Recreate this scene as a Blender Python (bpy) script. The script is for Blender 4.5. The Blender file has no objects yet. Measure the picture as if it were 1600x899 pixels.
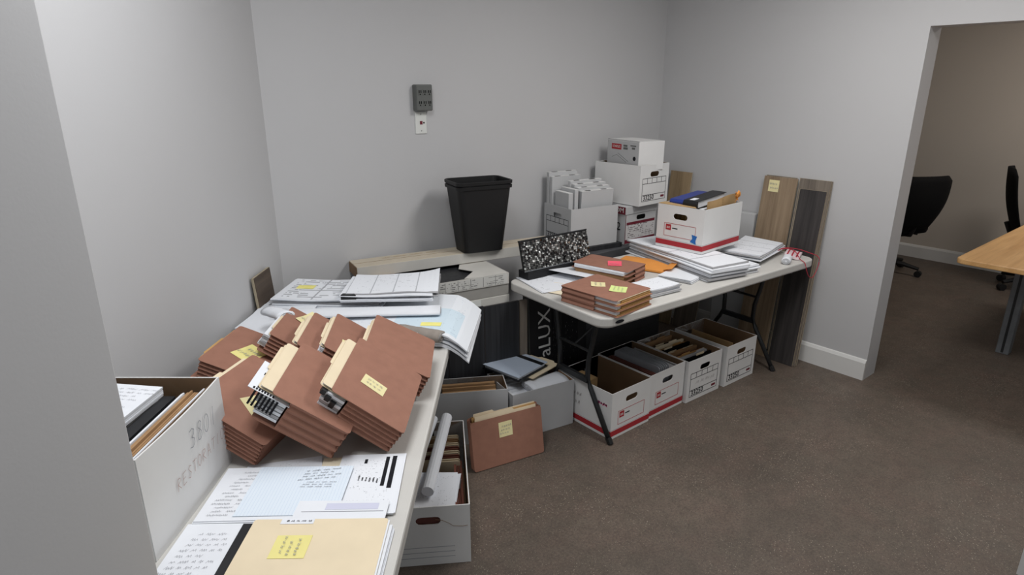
import bpy, math, random
from mathutils import Vector, Matrix

rnd = random.Random(7)
PI = math.pi
R = math.radians

# ---------------------------------------------------------------- camera, world, lights, exposure
YAW = 0.6883          # the camera looks to the right of the +Y axis by this angle
PITCH = 0.3129
CAM_H = 1.7552
scene = bpy.context.scene
cam_data = bpy.data.cameras.new('camera')
cam_data.sensor_width = 36.0
cam_data.lens = 36.0 * 978.54 / 1600.0
cam_data.clip_start = 0.02
cam = bpy.data.objects.new('camera', cam_data)
scene.collection.objects.link(cam)
cam.location = (0, 0, CAM_H)
cam.rotation_euler = (PI / 2 - PITCH, 0, -YAW)
scene.camera = cam

world = bpy.data.worlds.new('world')
scene.world = world
world.use_nodes = True
world.node_tree.nodes['Background'].inputs[0].default_value = (0.94, 0.97, 1.0, 1)
world.node_tree.nodes['Background'].inputs[1].default_value = 0.36

def area_light(name, loc, size, size_y, power, color=(1, 1, 1), rotz=0.0, spread=180):
    d = bpy.data.lights.new(name, 'AREA')
    d.shape = 'RECTANGLE'; d.size = size; d.size_y = size_y
    d.energy = power; d.color = color; d.spread = R(spread)
    o = bpy.data.objects.new(name, d)
    scene.collection.objects.link(o)
    o.location = loc; o.rotation_euler = (0, 0, rotz)
    return o

area_light('ceiling_lamp_light', (0.62, 1.36, 2.66), 0.55, 1.15, 24, (0.975, 0.985, 1.0), -YAW)
area_light('ceiling_lamp_light', (2.65, 1.10, 2.66), 0.55, 1.15, 31, (1.0, 0.98, 0.96))
area_light('ceiling_lamp_light', (6.0, 0.6, 2.66), 0.55, 1.15, 22, (1.0, 0.94, 0.88))

scene.view_settings.view_transform = 'Standard'
scene.view_settings.look = 'None'
scene.view_settings.gamma = 1.0
scene.view_settings.use_curve_mapping = False
scene.view_settings.exposure = 0.10

COL = scene.collection

# ---------------------------------------------------------------- materials
MATS = {}

def srgb(r, g, b):
    def c(v):
        v /= 255.0
        return v / 12.92 if v <= 0.04045 else ((v + 0.055) / 1.055) ** 2.4
    return (c(r), c(g), c(b), 1.0)

class NT:
    """small helper round a node tree"""
    def __init__(self, name):
        m = bpy.data.materials.new(name)
        m.use_nodes = True
        self.m = m; self.t = m.node_tree
        self.b = self.t.nodes['Principled BSDF']
        MATS[name] = m
    def n(self, kind, **kw):
        nd = self.t.nodes.new(kind)
        for k, v in kw.items():
            setattr(nd, k, v)
        return nd
    def l(self, a, b):
        self.t.links.new(a, b)
    def math(self, op, a, b=None, c=None):
        nd = self.n('ShaderNodeMath', operation=op)
        for i, v in enumerate((a, b, c)):
            if v is None: continue
            if isinstance(v, (int, float)): nd.inputs[i].default_value = v
            else: self.l(v, nd.inputs[i])
        return nd.outputs[0]
    def mix(self, fac, a, b, mode='MIX'):
        nd = self.n('ShaderNodeMix', data_type='RGBA', blend_type=mode)
        for sock, v in ((nd.inputs[0], fac), (nd.inputs[6], a), (nd.inputs[7], b)):
            if isinstance(v, (int, float, tuple)): sock.default_value = v
            else: self.l(v, sock)
        return nd.outputs[2]
    def noise(self, vec, scale, detail=3.0, rough=0.5):
        nd = self.n('ShaderNodeTexNoise')
        nd.inputs['Scale'].default_value = scale
        nd.inputs['Detail'].default_value = detail
        nd.inputs['Roughness'].default_value = rough
        if vec is not None: self.l(vec, nd.inputs['Vector'])
        return nd.outputs['Fac']
    def ramp(self, fac, lo, hi):
        nd = self.n('ShaderNodeMapRange')
        nd.inputs[1].default_value = lo; nd.inputs[2].default_value = hi
        self.l(fac, nd.inputs[0])
        return nd.outputs[0]
    def coord(self, kind='Object', scale=None):
        tc = self.n('ShaderNodeTexCoord')
        out = tc.outputs[kind]
        if scale:
            mp = self.n('ShaderNodeMapping')
            mp.inputs['Scale'].default_value = scale
            self.l(out, mp.inputs['Vector'])
            out = mp.outputs['Vector']
        return out
    def bump(self, h, strength, dist=0.002):
        nd = self.n('ShaderNodeBump')
        nd.inputs['Strength'].default_value = strength
        nd.inputs['Distance'].default_value = dist
        self.l(h, nd.inputs['Height'])
        self.l(nd.outputs['Normal'], self.b.inputs['Normal'])
    def rough(self, v): self.b.inputs['Roughness'].default_value = v
    def spec(self, v): self.b.inputs['Specular IOR Level'].default_value = v
    def color(self, v):
        if isinstance(v, tuple): self.b.inputs['Base Color'].default_value = v
        else: self.l(v, self.b.inputs['Base Color'])

def simple(name, c, rough=0.6, vary=0.08, scale=14.0, bump=0.0, spec=0.35, metal=0.0, bscale=None):
    t = NT(name)
    co = t.coord('Object')
    f = t.noise(co, scale, 4)
    dark = tuple(v * (1 - vary) for v in c[:3]) + (1,)
    lite = tuple(min(1, v * (1 + vary)) for v in c[:3]) + (1,)
    t.color(t.mix(t.ramp(f, 0.3, 0.7), dark, lite))
    t.rough(rough); t.spec(spec); t.b.inputs['Metallic'].default_value = metal
    if bump:
        t.bump(t.noise(co, bscale or scale * 12, 2), bump, 0.001)
    return t.m

simple('wall_paint', srgb(190, 190, 191), 0.72, 0.012, 1.5, 0.12, 0.25, bscale=160)
simple('far_paint', srgb(196, 188, 178), 0.8, 0.02, 1.5, 0.12, 0.2, bscale=160)
simple('ceiling_paint', srgb(222, 222, 222), 0.9, 0.01, 2)
simple('trim_paint', srgb(216, 216, 214), 0.4, 0.015, 5)
simple('table_plastic', srgb(200, 198, 193), 0.45, 0.03, 8, 0.25, 0.4, bscale=220)
simple('dark_metal', srgb(34, 36, 38), 0.4, 0.1, 20, 0, 0.5)
simple('grey_metal', srgb(120, 124, 128), 0.45, 0.08, 25, 0, 0.5, 0.35)
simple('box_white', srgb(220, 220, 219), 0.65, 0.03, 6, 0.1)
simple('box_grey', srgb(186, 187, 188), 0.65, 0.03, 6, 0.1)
simple('kraft', srgb(132, 106, 80), 0.8, 0.08, 9, 0.15)
simple('kraft_light', srgb(178, 147, 104), 0.8, 0.06, 9, 0.15)
simple('carton_tan', srgb(190, 180, 162), 0.75, 0.06, 8, 0.12)
simple('carton_grey', srgb(150, 148, 143), 0.75, 0.10, 7, 0.12)
simple('carton_pale', srgb(192, 190, 184), 0.75, 0.06, 7, 0.12)
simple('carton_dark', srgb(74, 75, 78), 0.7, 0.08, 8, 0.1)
simple('wallet_red', srgb(150, 108, 91), 0.72, 0.07, 22, 0.2, 0.25)
simple('wallet_inner', srgb(120, 76, 64), 0.8, 0.08, 22, 0.1, 0.2)
simple('wallet_dark', srgb(98, 60, 54), 0.75, 0.08, 22, 0.1, 0.2)
simple('manila', srgb(226, 210, 180), 0.7, 0.035, 10, 0.1)
simple('manila_dark', srgb(190, 150, 96), 0.7, 0.06, 14, 0.1)
simple('tan_file', srgb(162, 128, 92), 0.75, 0.10, 16, 0.1)
simple('paper', srgb(226, 229, 234), 0.75, 0.02, 9, 0.05, 0.2)
simple('paper_cream', srgb(234, 222, 196), 0.75, 0.02, 9, 0.05, 0.2)
simple('paper_blue', srgb(198, 214, 228), 0.75, 0.04, 9, 0.05, 0.2)
simple('paper_grey', srgb(168, 168, 170), 0.75, 0.06, 9, 0.05, 0.2)
simple('newsprint', srgb(148, 140, 132), 0.8, 0.10, 20, 0.1, 0.2)
simple('note_yellow', srgb(232, 222, 146), 0.7, 0.03, 10, 0, 0.2)
simple('note_cream', srgb(228, 218, 168), 0.7, 0.03, 10, 0, 0.2)
simple('note_green', srgb(214, 228, 148), 0.7, 0.03, 10, 0, 0.2)
simple('note_pink', srgb(236, 96, 116), 0.65, 0.04, 10, 0, 0.2)
simple('highlighter', srgb(240, 232, 140), 0.75, 0.06, 30, 0, 0.2)
simple('tape_blue', srgb(42, 104, 176), 0.55, 0.05, 10)
simple('ink_black', srgb(34, 34, 38), 0.8, 0.05, 10, 0, 0.1)
simple('ink_grey', srgb(146, 148, 154), 0.8, 0.05, 10, 0, 0.1)
simple('ink_faint', srgb(176, 172, 172), 0.8, 0.05, 10, 0, 0.1)
simple('ink_rust', srgb(176, 150, 144), 0.8, 0.05, 10, 0, 0.1)
simple('ink_pink', srgb(232, 110, 152), 0.8, 0.05, 10, 0, 0.1)
simple('ink_white', srgb(214, 214, 212), 0.8, 0.05, 10, 0, 0.1)
simple('print_red', srgb(168, 44, 52), 0.6, 0.04, 10)
simple('print_maroon', srgb(108, 34, 48), 0.65, 0.05, 10)
simple('lavender', srgb(204, 206, 224), 0.75, 0.02, 9, 0, 0.2)
simple('orange_paper', srgb(224, 150, 74), 0.7, 0.05, 14, 0.1, 0.25)
simple('black_plastic', srgb(20, 20, 21), 0.5, 0.06, 12, 0.12, 0.4, bscale=300)
simple('black_vinyl', srgb(24, 25, 28), 0.42, 0.08, 14, 0, 0.45)
simple('blue_vinyl', srgb(38, 56, 132), 0.4, 0.05, 14, 0, 0.45)
simple('grey_vinyl', srgb(156, 160, 166), 0.5, 0.05, 14, 0, 0.4)
simple('binder_sheet', srgb(188, 200, 216), 0.4, 0.03, 6, 0, 0.45)
simple('black_carton', srgb(22, 22, 25), 0.55, 0.06, 12)
simple('chair_black', srgb(16, 16, 17), 0.85, 0.1, 60, 0.3, 0.2)
simple('outlet_grey', srgb(96, 98, 96), 0.5, 0.04, 10)
simple('outlet_white', srgb(214, 216, 212), 0.45, 0.02, 10)
simple('red_cord', srgb(172, 44, 62), 0.6, 0.08, 40)
simple('bag_pink', srgb(226, 206, 210), 0.5, 0.06, 12)
simple('void_black', srgb(8, 8, 8), 0.9, 0.0, 5, 0, 0.1)

def wood(name, c1, c2, axis=2, rough=0.5, streak=26.0, contrast=(0.32, 0.68)):
    t = NT(name)
    s = [streak, streak, streak]; s[axis] = 1.3
    co = t.coord('Object', tuple(s))
    f = t.noise(co, 1.0, 6, 0.6)
    s2 = [90.0, 90.0, 90.0]; s2[axis] = 3.0
    f2 = t.noise(t.coord('Object', tuple(s2)), 1.0, 4, 0.6)
    c = t.mix(t.ramp(f, *contrast), c1, c2)
    c = t.mix(t.math('MULTIPLY', t.ramp(f2, 0.5, 0.75), 0.35), c, tuple(v * 0.55 for v in c1[:3]) + (1,))
    t.color(c); t.rough(rough); t.spec(0.35)
    t.bump(f2, 0.15, 0.001)
    return t.m

wood('wood_oak', srgb(124, 106, 86), srgb(160, 140, 116))
wood('wood_tan', srgb(138, 118, 90), srgb(176, 154, 122))
wood('wood_grey', srgb(98, 90, 82), srgb(138, 128, 116))
wood('wood_dark', srgb(44, 42, 42), srgb(74, 70, 69))
wood('wood_slate', srgb(30, 31, 34), srgb(52, 53, 56), streak=40)
wood('wood_edge', srgb(150, 138, 118), srgb(186, 174, 150))
wood('wood_walnut', srgb(62, 52, 44), srgb(92, 78, 66), axis=0)
wood('desk_wood', srgb(196, 150, 96), srgb(222, 178, 122), axis=0, rough=0.35, streak=14)

def concrete():
    t = NT('concrete_floor')
    co = t.coord('Object')
    a = t.noise(co, 1.1, 6, 0.62)
    b = t.noise(co, 5.5, 6, 0.65)
    c = t.noise(co, 95.0, 4, 0.65)
    k = t.mix(t.ramp(a, 0.34, 0.66), srgb(84, 76, 68), srgb(108, 97, 87))
    k = t.mix(t.math('MULTIPLY', t.ramp(b, 0.42, 0.68), 0.60), k, srgb(106, 89, 80))
    k = t.mix(t.math('MULTIPLY', t.ramp(t.noise(co, 15.0, 5, 0.65), 0.45, 0.62), 0.35), k, srgb(74, 67, 60))
    k = t.mix(t.math('MULTIPLY', t.ramp(c, 0.44, 0.64), 0.50), k, srgb(62, 55, 50))
    # pale mineral specks, sparse and small
    v = t.n('ShaderNodeTexVoronoi'); v.inputs['Scale'].default_value = 85.0
    t.l(co, v.inputs['Vector'])
    spk = t.math('LESS_THAN', v.outputs['Distance'], 0.16)
    gate = t.ramp(t.noise(co, 3.2, 4, 0.6), 0.40, 0.60)
    k = t.mix(t.math('MULTIPLY', t.math('MULTIPLY', spk, gate), 0.75), k, srgb(176, 166, 150))
    v2 = t.n('ShaderNodeTexVoronoi'); v2.inputs['Scale'].default_value = 210.0
    t.l(co, v2.inputs['Vector'])
    spk2 = t.math('LESS_THAN', v2.outputs['Distance'], 0.22)
    k = t.mix(t.math('MULTIPLY', spk2, 0.40), k, srgb(150, 138, 122))
    # hairline scuffs
    sc = t.noise(t.coord('Object', (2.0, 14.0, 1)), 2.0, 8, 0.7)
    k = t.mix(t.math('MULTIPLY', t.ramp(sc, 0.66, 0.74), 0.25), k, srgb(160, 150, 136))
    t.color(k)
    rr = t.n('ShaderNodeMapRange'); rr.inputs[3].default_value = 0.38; rr.inputs[4].default_value = 0.62
    t.l(b, rr.inputs[0]); t.l(rr.outputs[0], t.b.inputs['Roughness'])
    t.spec(0.35)
    t.bump(c, 0.12, 0.002)
concrete()

def print_mat(name, base, ink, rows=40, words=26.0, margin=0.07, dens=0.46, cols=None, strength=0.75, tint=None):
    """paper with rows of print; u,v run over the sheet. tint = ((u0,u1,v0,v1), colour)"""
    t = NT(name)
    sp = t.n('ShaderNodeSeparateXYZ')
    t.l(t.coord('UV'), sp.inputs[0])
    u, v = sp.outputs[0], sp.outputs[1]
    row = t.math('FLOOR', t.math('MULTIPLY', v, float(rows)))
    fr = t.math('FRACT', t.math('MULTIPLY', v, float(rows)))
    line = t.math('LESS_THAN', fr, 0.5)
    cb = t.n('ShaderNodeCombineXYZ')
    t.l(t.math('MULTIPLY', u, words), cb.inputs[0])
    t.l(t.math('MULTIPLY', row, 3.7), cb.inputs[1])
    nz = t.noise(cb.outputs[0], 1.0, 3, 0.7)
    word = t.math('GREATER_THAN', nz, 1.0 - dens)
    blk = t.noise(t.coord('UV', (3.0, 5.0, 1)), 1.0, 1)
    word = t.math('MULTIPLY', word, t.math('GREATER_THAN', blk, 0.42))
    m = t.math('MULTIPLY', line, word)
    for s in (u, v):
        m = t.math('MULTIPLY', m, t.math('GREATER_THAN', s, margin))
        m = t.math('MULTIPLY', m, t.math('LESS_THAN', s, 1 - margin))
    if cols:
        for s, k in ((u, cols[0]), (v, cols[1])):
            if k:
                g = t.math('LESS_THAN', t.math('FRACT', t.math('MULTIPLY', s, float(k))), 0.05)
                g = t.math('MULTIPLY', g, t.math('GREATER_THAN', s, margin * 0.6))
                g = t.math('MULTIPLY', g, t.math('LESS_THAN', s, 1 - margin * 0.6))
                m = t.math('MAXIMUM', m, g)
    b = base
    if tint:
        (u0, u1, v0, v1), tc = tint
        k = t.math('MULTIPLY', t.math('GREATER_THAN', u, u0), t.math('LESS_THAN', u, u1))
        k = t.math('MULTIPLY', k, t.math('GREATER_THAN', v, v0))
        k = t.math('MULTIPLY', k, t.math('LESS_THAN', v, v1))
        b = t.mix(k, base, tc)
    t.color(t.mix(t.math('MULTIPLY', m, strength), b, ink))
    t.rough(0.75); t.spec(0.2)
    return t.m

WP = srgb(228, 231, 236)
print_mat('print_text', WP, srgb(90, 90, 98), 44, 30, 0.08, 0.40, None, 0.5)
print_mat('print_hand', WP, srgb(120, 122, 132), 16, 16, 0.09, 0.40, None, 0.6)
print_mat('print_ledger', srgb(218, 228, 238), srgb(120, 156, 196), 22, 20, 0.03, 0.28, (30, 0), 0.55)
print_mat('print_plan', WP, srgb(100, 102, 112), 34, 18, 0.05, 0.38, (4, 0), 0.5)
print_mat('print_plan_blue', srgb(226, 230, 235), srgb(130, 150, 172), 40, 22, 0.05, 0.40, None, 0.30,
          ((0.66, 0.95, 0.06, 0.60), srgb(206, 222, 232)))
print_mat('print_lines', WP, srgb(88, 88, 96), 12, 5, 0.05, 0.55, (3, 0), 0.55)
print_mat('print_carton', srgb(196, 196, 192), srgb(84, 84, 84), 5, 22, 0.03, 0.5, (9, 0), 0.7)
print_mat('print_carton_black', srgb(24, 24, 27), srgb(150, 150, 150), 24, 20, 0.06, 0.36, None, 0.75)
print_mat('print_maroon_form', srgb(208, 206, 206), srgb(96, 84, 88), 9, 16, 0.04, 0.52, None, 0.8)

# ---------------------------------------------------------------- mesh helpers
class G:
    def __init__(self):
        self.v = []; self.f = []; self.uv = {}
    def add(self, vs, fs, uvs=None):
        o = len(self.v)
        self.v += [tuple(p) for p in vs]
        for i, f in enumerate(fs):
            if uvs: self.uv[len(self.f)] = uvs[i]
            self.f.append(tuple(o + k for k in f))
        return self
    def box(self, x0, x1, y0, y1, z0, z1):
        vs = [(x, y, z) for z in (z0, z1) for y in (y0, y1) for x in (x0, x1)]
        return self.add(vs, [(0, 2, 3, 1), (4, 5, 7, 6), (0, 1, 5, 4), (2, 6, 7, 3), (0, 4, 6, 2), (1, 3, 7, 5)])
    def obox(self, m, x0, x1, y0, y1, z0, z1):
        g = G().box(x0, x1, y0, y1, z0, z1)
        return self.add([m @ Vector(p) for p in g.v], g.f)
    def prism(self, poly, z0, z1, m=None):
        n = len(poly)
        vs = [(x, y, z0) for x, y in poly] + [(x, y, z1) for x, y in poly]
        if m: vs = [m @ Vector(p) for p in vs]
        fs = [tuple(reversed(range(n))), tuple(range(n, 2 * n))]
        fs += [(i, (i + 1) % n, n + (i + 1) % n, n + i) for i in range(n)]
        return self.add(vs, fs)
    def tube(self, pts, r, n=8, cap=True, rs=None):
        P = [Vector(p) for p in pts]
        rings = []
        up = Vector((0, 0, 1))
        for i, p in enumerate(P):
            d = (P[min(i + 1, len(P) - 1)] - P[max(i - 1, 0)]).normalized()
            a = up if abs(d.dot(up)) < 0.95 else Vector((1, 0, 0))
            s = d.cross(a).normalized(); u = s.cross(d)
            rr = rs[i] if rs else r
            rings.append([p + s * math.cos(2 * PI * k / n) * rr + u * math.sin(2 * PI * k / n) * rr for k in range(n)])
        vs = [q for ring in rings for q in ring]
        fs = []
        for i in range(len(P) - 1):
            for k in range(n):
                fs.append((i * n + k, i * n + (k + 1) % n, (i + 1) * n + (k + 1) % n, (i + 1) * n + k))
        if cap:
            fs.append(tuple(reversed(range(n))))
            fs.append(tuple(range((len(P) - 1) * n, len(P) * n)))
        return self.add(vs, fs)
    def loft(self, rings, cap=True):
        n = len(rings[0])
        vs = [q for r in rings for q in r]; fs = []
        for i in range(len(rings) - 1):
            for k in range(n):
                fs.append((i * n + k, i * n + (k + 1) % n, (i + 1) * n + (k + 1) % n, (i + 1) * n + k))
        if cap:
            fs.append(tuple(reversed(range(n))))
            fs.append(tuple(range((len(rings) - 1) * n, len(rings) * n)))
        return self.add(vs, fs)
    def sheet(self, w, d, fn=None, nu=10, nv=10, th=0.0008, m=None, off=(0, 0)):
        """grid sheet centred at off, top surface with uv, thin underside and edges"""
        def P(i, j, dz):
            x = (i / nu - 0.5) * w; y = (j / nv - 0.5) * d
            q = fn(x, y) if fn else 0.0
            if isinstance(q, (tuple, list)): p = Vector((q[0], q[1], q[2] + dz))
            else: p = Vector((x + off[0], y + off[1], q + dz))
            return m @ p if m else p
        top = [P(i, j, 0) for j in range(nv + 1) for i in range(nu + 1)]
        bot = [P(i, j, -th) for j in range(nv + 1) for i in range(nu + 1)]
        N = (nu + 1) * (nv + 1)
        fs, uvs = [], []
        def q(i, j): return j * (nu + 1) + i
        def uvp(k):
            k %= N
            return ((k % (nu + 1)) / nu, (k // (nu + 1)) / nv)
        for j in range(nv):
            for i in range(nu):
                a = (q(i, j), q(i + 1, j), q(i + 1, j + 1), q(i, j + 1))
                fs.append(a); uvs.append([uvp(k) for k in a])
                b = tuple(N + k for k in reversed(a))
                fs.append(b); uvs.append([(0.0, 0.0)] * 4)
        def edge(a, b):
            fs.append((a, N + a, N + b, b)); uvs.append([(0.0, 0.0)] * 4)
        for i in range(nu):
            edge(q(i, 0), q(i + 1, 0)); edge(q(i + 1, nv), q(i, nv))
        for j in range(nv):
            edge(q(nu, j), q(nu, j + 1)); edge(q(0, j + 1), q(0, j))
        return self.add(top + bot, fs, uvs)
    def mesh(self, name, mat, smooth=False):
        me = bpy.data.meshes.new(name)
        me.from_pydata([tuple(p) for p in self.v], [], self.f)
        if self.uv:
            lay = me.uv_layers.new(name='UVMap')
            for i, p in enumerate(me.polygons):
                uvs = self.uv.get(i)
                if uvs:
                    for k, li in enumerate(p.loop_indices): lay.data[li].uv = uvs[k]
        if smooth:
            for p in me.polygons: p.use_smooth = True
        me.materials.append(MATS[mat])
        me.update()
        return me

def tag(o, label=None, cat=None, group=None, kind=None):
    if label: o['label'] = label
    if cat: o['category'] = cat
    if group: o['group'] = group
    if kind: o['kind'] = kind
    return o

def obj(name, g, mat, parent=None, loc=(0, 0, 0), rot=(0, 0, 0), smooth=False, bevel=0.0, label=None, mat4=None):
    me = g if isinstance(g, bpy.types.Mesh) else g.mesh(name, mat, smooth)
    o = bpy.data.objects.new(name, me)
    COL.objects.link(o)
    if parent: o.parent = parent
    if mat4 is not None: o.matrix_local = mat4
    else:
        o.location = loc; o.rotation_euler = rot
    if bevel:
        b = o.modifiers.new('bevel', 'BEVEL'); b.width = bevel; b.segments = 2; b.limit_method = 'ANGLE'
    if label: o['label'] = label
    return o

def thing(name, label, cat, loc=(0, 0, 0), rotz=0.0, group=None, mat4=None):
    o = bpy.data.objects.new(name, None)
    COL.objects.link(o)
    o.empty_display_size = 0.05
    if mat4 is not None: o.matrix_world = mat4
    else:
        o.location = loc; o.rotation_euler = (0, 0, rotz)
    return tag(o, label, cat, group)

def struct(name, g, mat, **kw):
    return tag(obj(name, g, mat, **kw), kind='structure')

# frame of the slanted left wall and the left table: l to the right, t ahead
SY, CY = math.sin(YAW), math.cos(YAW)
def LT(l, t, z=0.0):
    return Vector((l * CY + t * SY, -l * SY + t * CY, z))
def LTM(l, t, z, rot=0.0):
    return Matrix.Translation(LT(l, t, z)) @ Matrix.Rotation(-YAW + rot, 4, 'Z')
def WM(x, y, z, rot=0.0):
    return Matrix.Translation((x, y, z)) @ Matrix.Rotation(rot, 4, 'Z')

def rounded(w, d, r, n=6, x0=0.0, y0=0.0):
    pts = []
    for cx, cy, a in ((w - r, d - r, 0), (r, d - r, 90), (r, r, 180), (w - r, r, 270)):
        for k in range(n + 1):
            th = R(a + 90 * k / n)
            pts.append((x0 + cx + r * math.cos(th), y0 + cy + r * math.sin(th)))
    return pts

def text_mesh(s, size, mat, shear=0.0, depth=0.0003, align='CENTER', bold=0.0):
    cu = bpy.data.curves.new('lettering', 'FONT')
    cu.body = s; cu.size = size; cu.shear = shear; cu.extrude = depth; cu.offset = bold
    cu.align_x = align; cu.align_y = 'CENTER'
    cu.resolution_u = 2
    o = bpy.data.objects.new('lettering', cu)
    COL.objects.link(o)
    dg = bpy.context.evaluated_depsgraph_get()
    me = bpy.data.meshes.new_from_object(o.evaluated_get(dg))
    bpy.data.objects.remove(o); bpy.data.curves.remove(cu)
    me.name = 'lettering'
    me.materials.clear(); me.materials.append(MATS[mat])
    return me

def scribble(w, h, rows, thick=0.0012, seed=0, fill=0.8, zz=0.0004, slant=0.25):
    """handwriting: wavering ribbons in the xy plane, centred"""
    r = random.Random(seed); g = G()
    for k in range(rows):
        y0 = h / 2 - (k + 0.5) * h / rows
        amp = 0.26 * h / rows
        x = -w / 2 + r.uniform(0, 0.1) * w
        end = w / 2 - r.uniform(0, 1 - fill) * w
        while x < end:
            ww = r.uniform(0.10, 0.24) * w
            n = max(5, int(ww / (amp * 0.55)))
            pts = []
            for i in range(n):
                pts.append((x + ww * i / n + r.uniform(-.2, .2) * ww / n, y0 + amp * (1 if i % 2 else -1) * r.uniform(0.35, 1.1)))
            for (xa, ya), (xb, yb) in zip(pts[:-1], pts[1:]):
                xa2 = xa + ya * slant; xb2 = xb + yb * slant
                dx, dy = xb2 - xa2, yb - ya
                L = math.hypot(dx, dy) or 1e-6
                nx, ny = -dy / L * thick / 2, dx / L * thick / 2
                g.add([(xa2 + nx, ya + ny, zz), (xa2 - nx, ya - ny, zz), (xb2 - nx, yb - ny, zz), (xb2 + nx, yb + ny, zz)], [(0, 1, 2, 3)])
            x += ww + 0.05 * w
    return g

EL = [(1.6 + 1.5 * math.cos(2 * PI * k / 12 + 1.5), 3 + 2.9 * math.sin(2 * PI * k / 12 + 1.5)) for k in range(13)]
GLYPH = {
 '3': [[(0.2, 5.6), (1.6, 6), (2.9, 5.2), (2.6, 3.9), (1.3, 3.3), (2.7, 2.6), (3, 1.2), (1.8, 0.1), (0.2, 0.6)]],
 '8': [[(2, 3.2), (0.7, 4.3), (0.9, 5.6), (1.9, 6), (2.9, 5.2), (2.6, 4.1), (1.4, 2.9), (0.4, 1.6), (0.8, 0.3), (2, 0), (3, 1), (2.8, 2.3), (2, 3.2)]],
 '0': [EL], 'O': [EL], '1': [[(1.7, 6.2), (1.5, 0)]], 'I': [[(1.5, 6), (1.5, 0)]],
 'R': [[(0, 0), (0.1, 6), (2.4, 5.6), (2.6, 4.2), (0.2, 3.1), (3, 0)]],
 'E': [[(3, 6), (0, 5.9), (0, 0), (3, 0.1)], [(0, 3), (2.2, 3.2)]],
 'S': [[(3, 5.3), (1.6, 6), (0.3, 5), (1.4, 3.4), (2.8, 2), (1.6, 0), (0, 0.7)]],
 'T': [[(0, 6), (3.4, 6)], [(1.7, 6), (1.6, 0)]],
 'A': [[(0, 0), (1.6, 6), (3.2, 0)], [(0.6, 2.2), (2.7, 2.3)]],
 'N': [[(0, 0), (0, 6), (3, 0), (3, 6)]],
}
def strokes(s, h, r, adv=4.6, slant=0.15):
    """pen-stroke lettering, left aligned on the baseline, in the xy plane"""
    g = G(); u = h / 6.0
    for i, ch in enumerate(s):
        for line in GLYPH[ch]:
            P = [((i * adv + x + y * slant) * u, y * u) for x, y in line]
            for (xa, ya), (xb, yb) in zip(P[:-1], P[1:]):
                L_ = math.hypot(xb - xa, yb - ya) or 1e-6
                nx, ny = -(yb - ya) / L_ * r, (xb - xa) / L_ * r
                g.add([(xa + nx, ya + ny, 0), (xa - nx, ya - ny, 0), (xb - nx, yb - ny, 0), (xb + nx, yb + ny, 0)], [(0, 1, 2, 3)])
    return g

# matrix that lays local xy on a vertical face: x along 'along', y up, z outward
def face(origin, along, outward):
    a = Vector(along).normalized(); o = Vector(outward).normalized(); u = Vector((0, 0, 1))
    m = Matrix((a, u, o)).transposed().to_4x4()
    m.translation = Vector(origin)
    return m

# ---------------------------------------------------------------- the room
XR = 3.95; YB = 3.05; CH = 2.70; JY = 1.345; HZ = 2.05; WT = 0.16
LW = -1.150                                             # left wall, in the slanted frame
struct('floor', G().box(-1.6, 7.6, -2.2, 4.2, -0.05, 0.0), 'concrete_floor')
struct('ceiling', G().box(-1.6, 7.6, -2.2, 4.2, CH, CH + 0.05), 'ceiling_paint')
struct('wall_back', G().box(0.90, XR + WT, YB, YB + 0.12, 0, CH), 'wall_paint')
corner = Vector((1.0229, YB, 0))
tc = corner.x * SY + corner.y * CY
struct('wall_left', G().obox(LTM(0, 0, 0), LW - 0.12, LW, 0.3, tc + 0.02, 0, CH), 'wall_paint')
struct('wall_pillar', G().obox(LTM(0, 0, 0), LW - 0.10, -0.647, 0.30, 0.93, 0, CH), 'wall_paint', bevel=0.004)
gw = G().box(XR, XR + WT, JY, YB, 0, CH)
gw.box(XR, XR + WT, 0.27, JY, HZ, CH)
struct('wall_right', gw, 'wall_paint')
struct('wall_front', G().box(2.70, XR + WT, 0.11, 0.255, 0, CH), 'wall_paint')
struct('wall_far', G().box(7.45, 7.57, -2.2, 4.2, 0, CH), 'far_paint')
struct('wall_far_side', G().box(XR + WT, 7.45, 3.9, 4.0, 0, CH), 'far_paint')

def baseboard(name, length, m, h=0.135, th=0.016):
    prof = [(0, 0), (th, 0), (th, h - 0.022), (th * 0.45, h - 0.004), (0, h)]
    g = G()
    rings = [[m @ Vector((s, -p, z)) for p, z in prof] for s in (0, length)]
    g.loft(rings)
    return struct(name, g, 'trim_paint')
# local x along the wall, local -y into the room
baseboard('baseboard_right', YB - JY, Matrix.Translation((XR, YB, 0)) @ Matrix.Rotation(-PI / 2, 4, 'Z'))
baseboard('baseboard_back', XR - corner.x, Matrix.Translation((corner.x, YB, 0)))
baseboard('baseboard_left', tc - 0.93, Matrix.Translation(LT(LW, 0.93, 0)) @ Matrix.Rotation(PI / 2 - YAW, 4, 'Z'))
baseboard('baseboard_far', 6.1, Matrix.Translation((7.45, 3.9, 0)) @ Matrix.Rotation(-PI / 2, 4, 'Z'))
baseboard('baseboard_front', XR - 2.70, Matrix.Translation((XR, 0.255, 0)) @ Matrix.Rotation(PI, 4, 'Z'))
struct('trim_1', G().box(2.684, 2.70, 0.10, 0.271, 0, 0.135), 'trim_paint')

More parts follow.
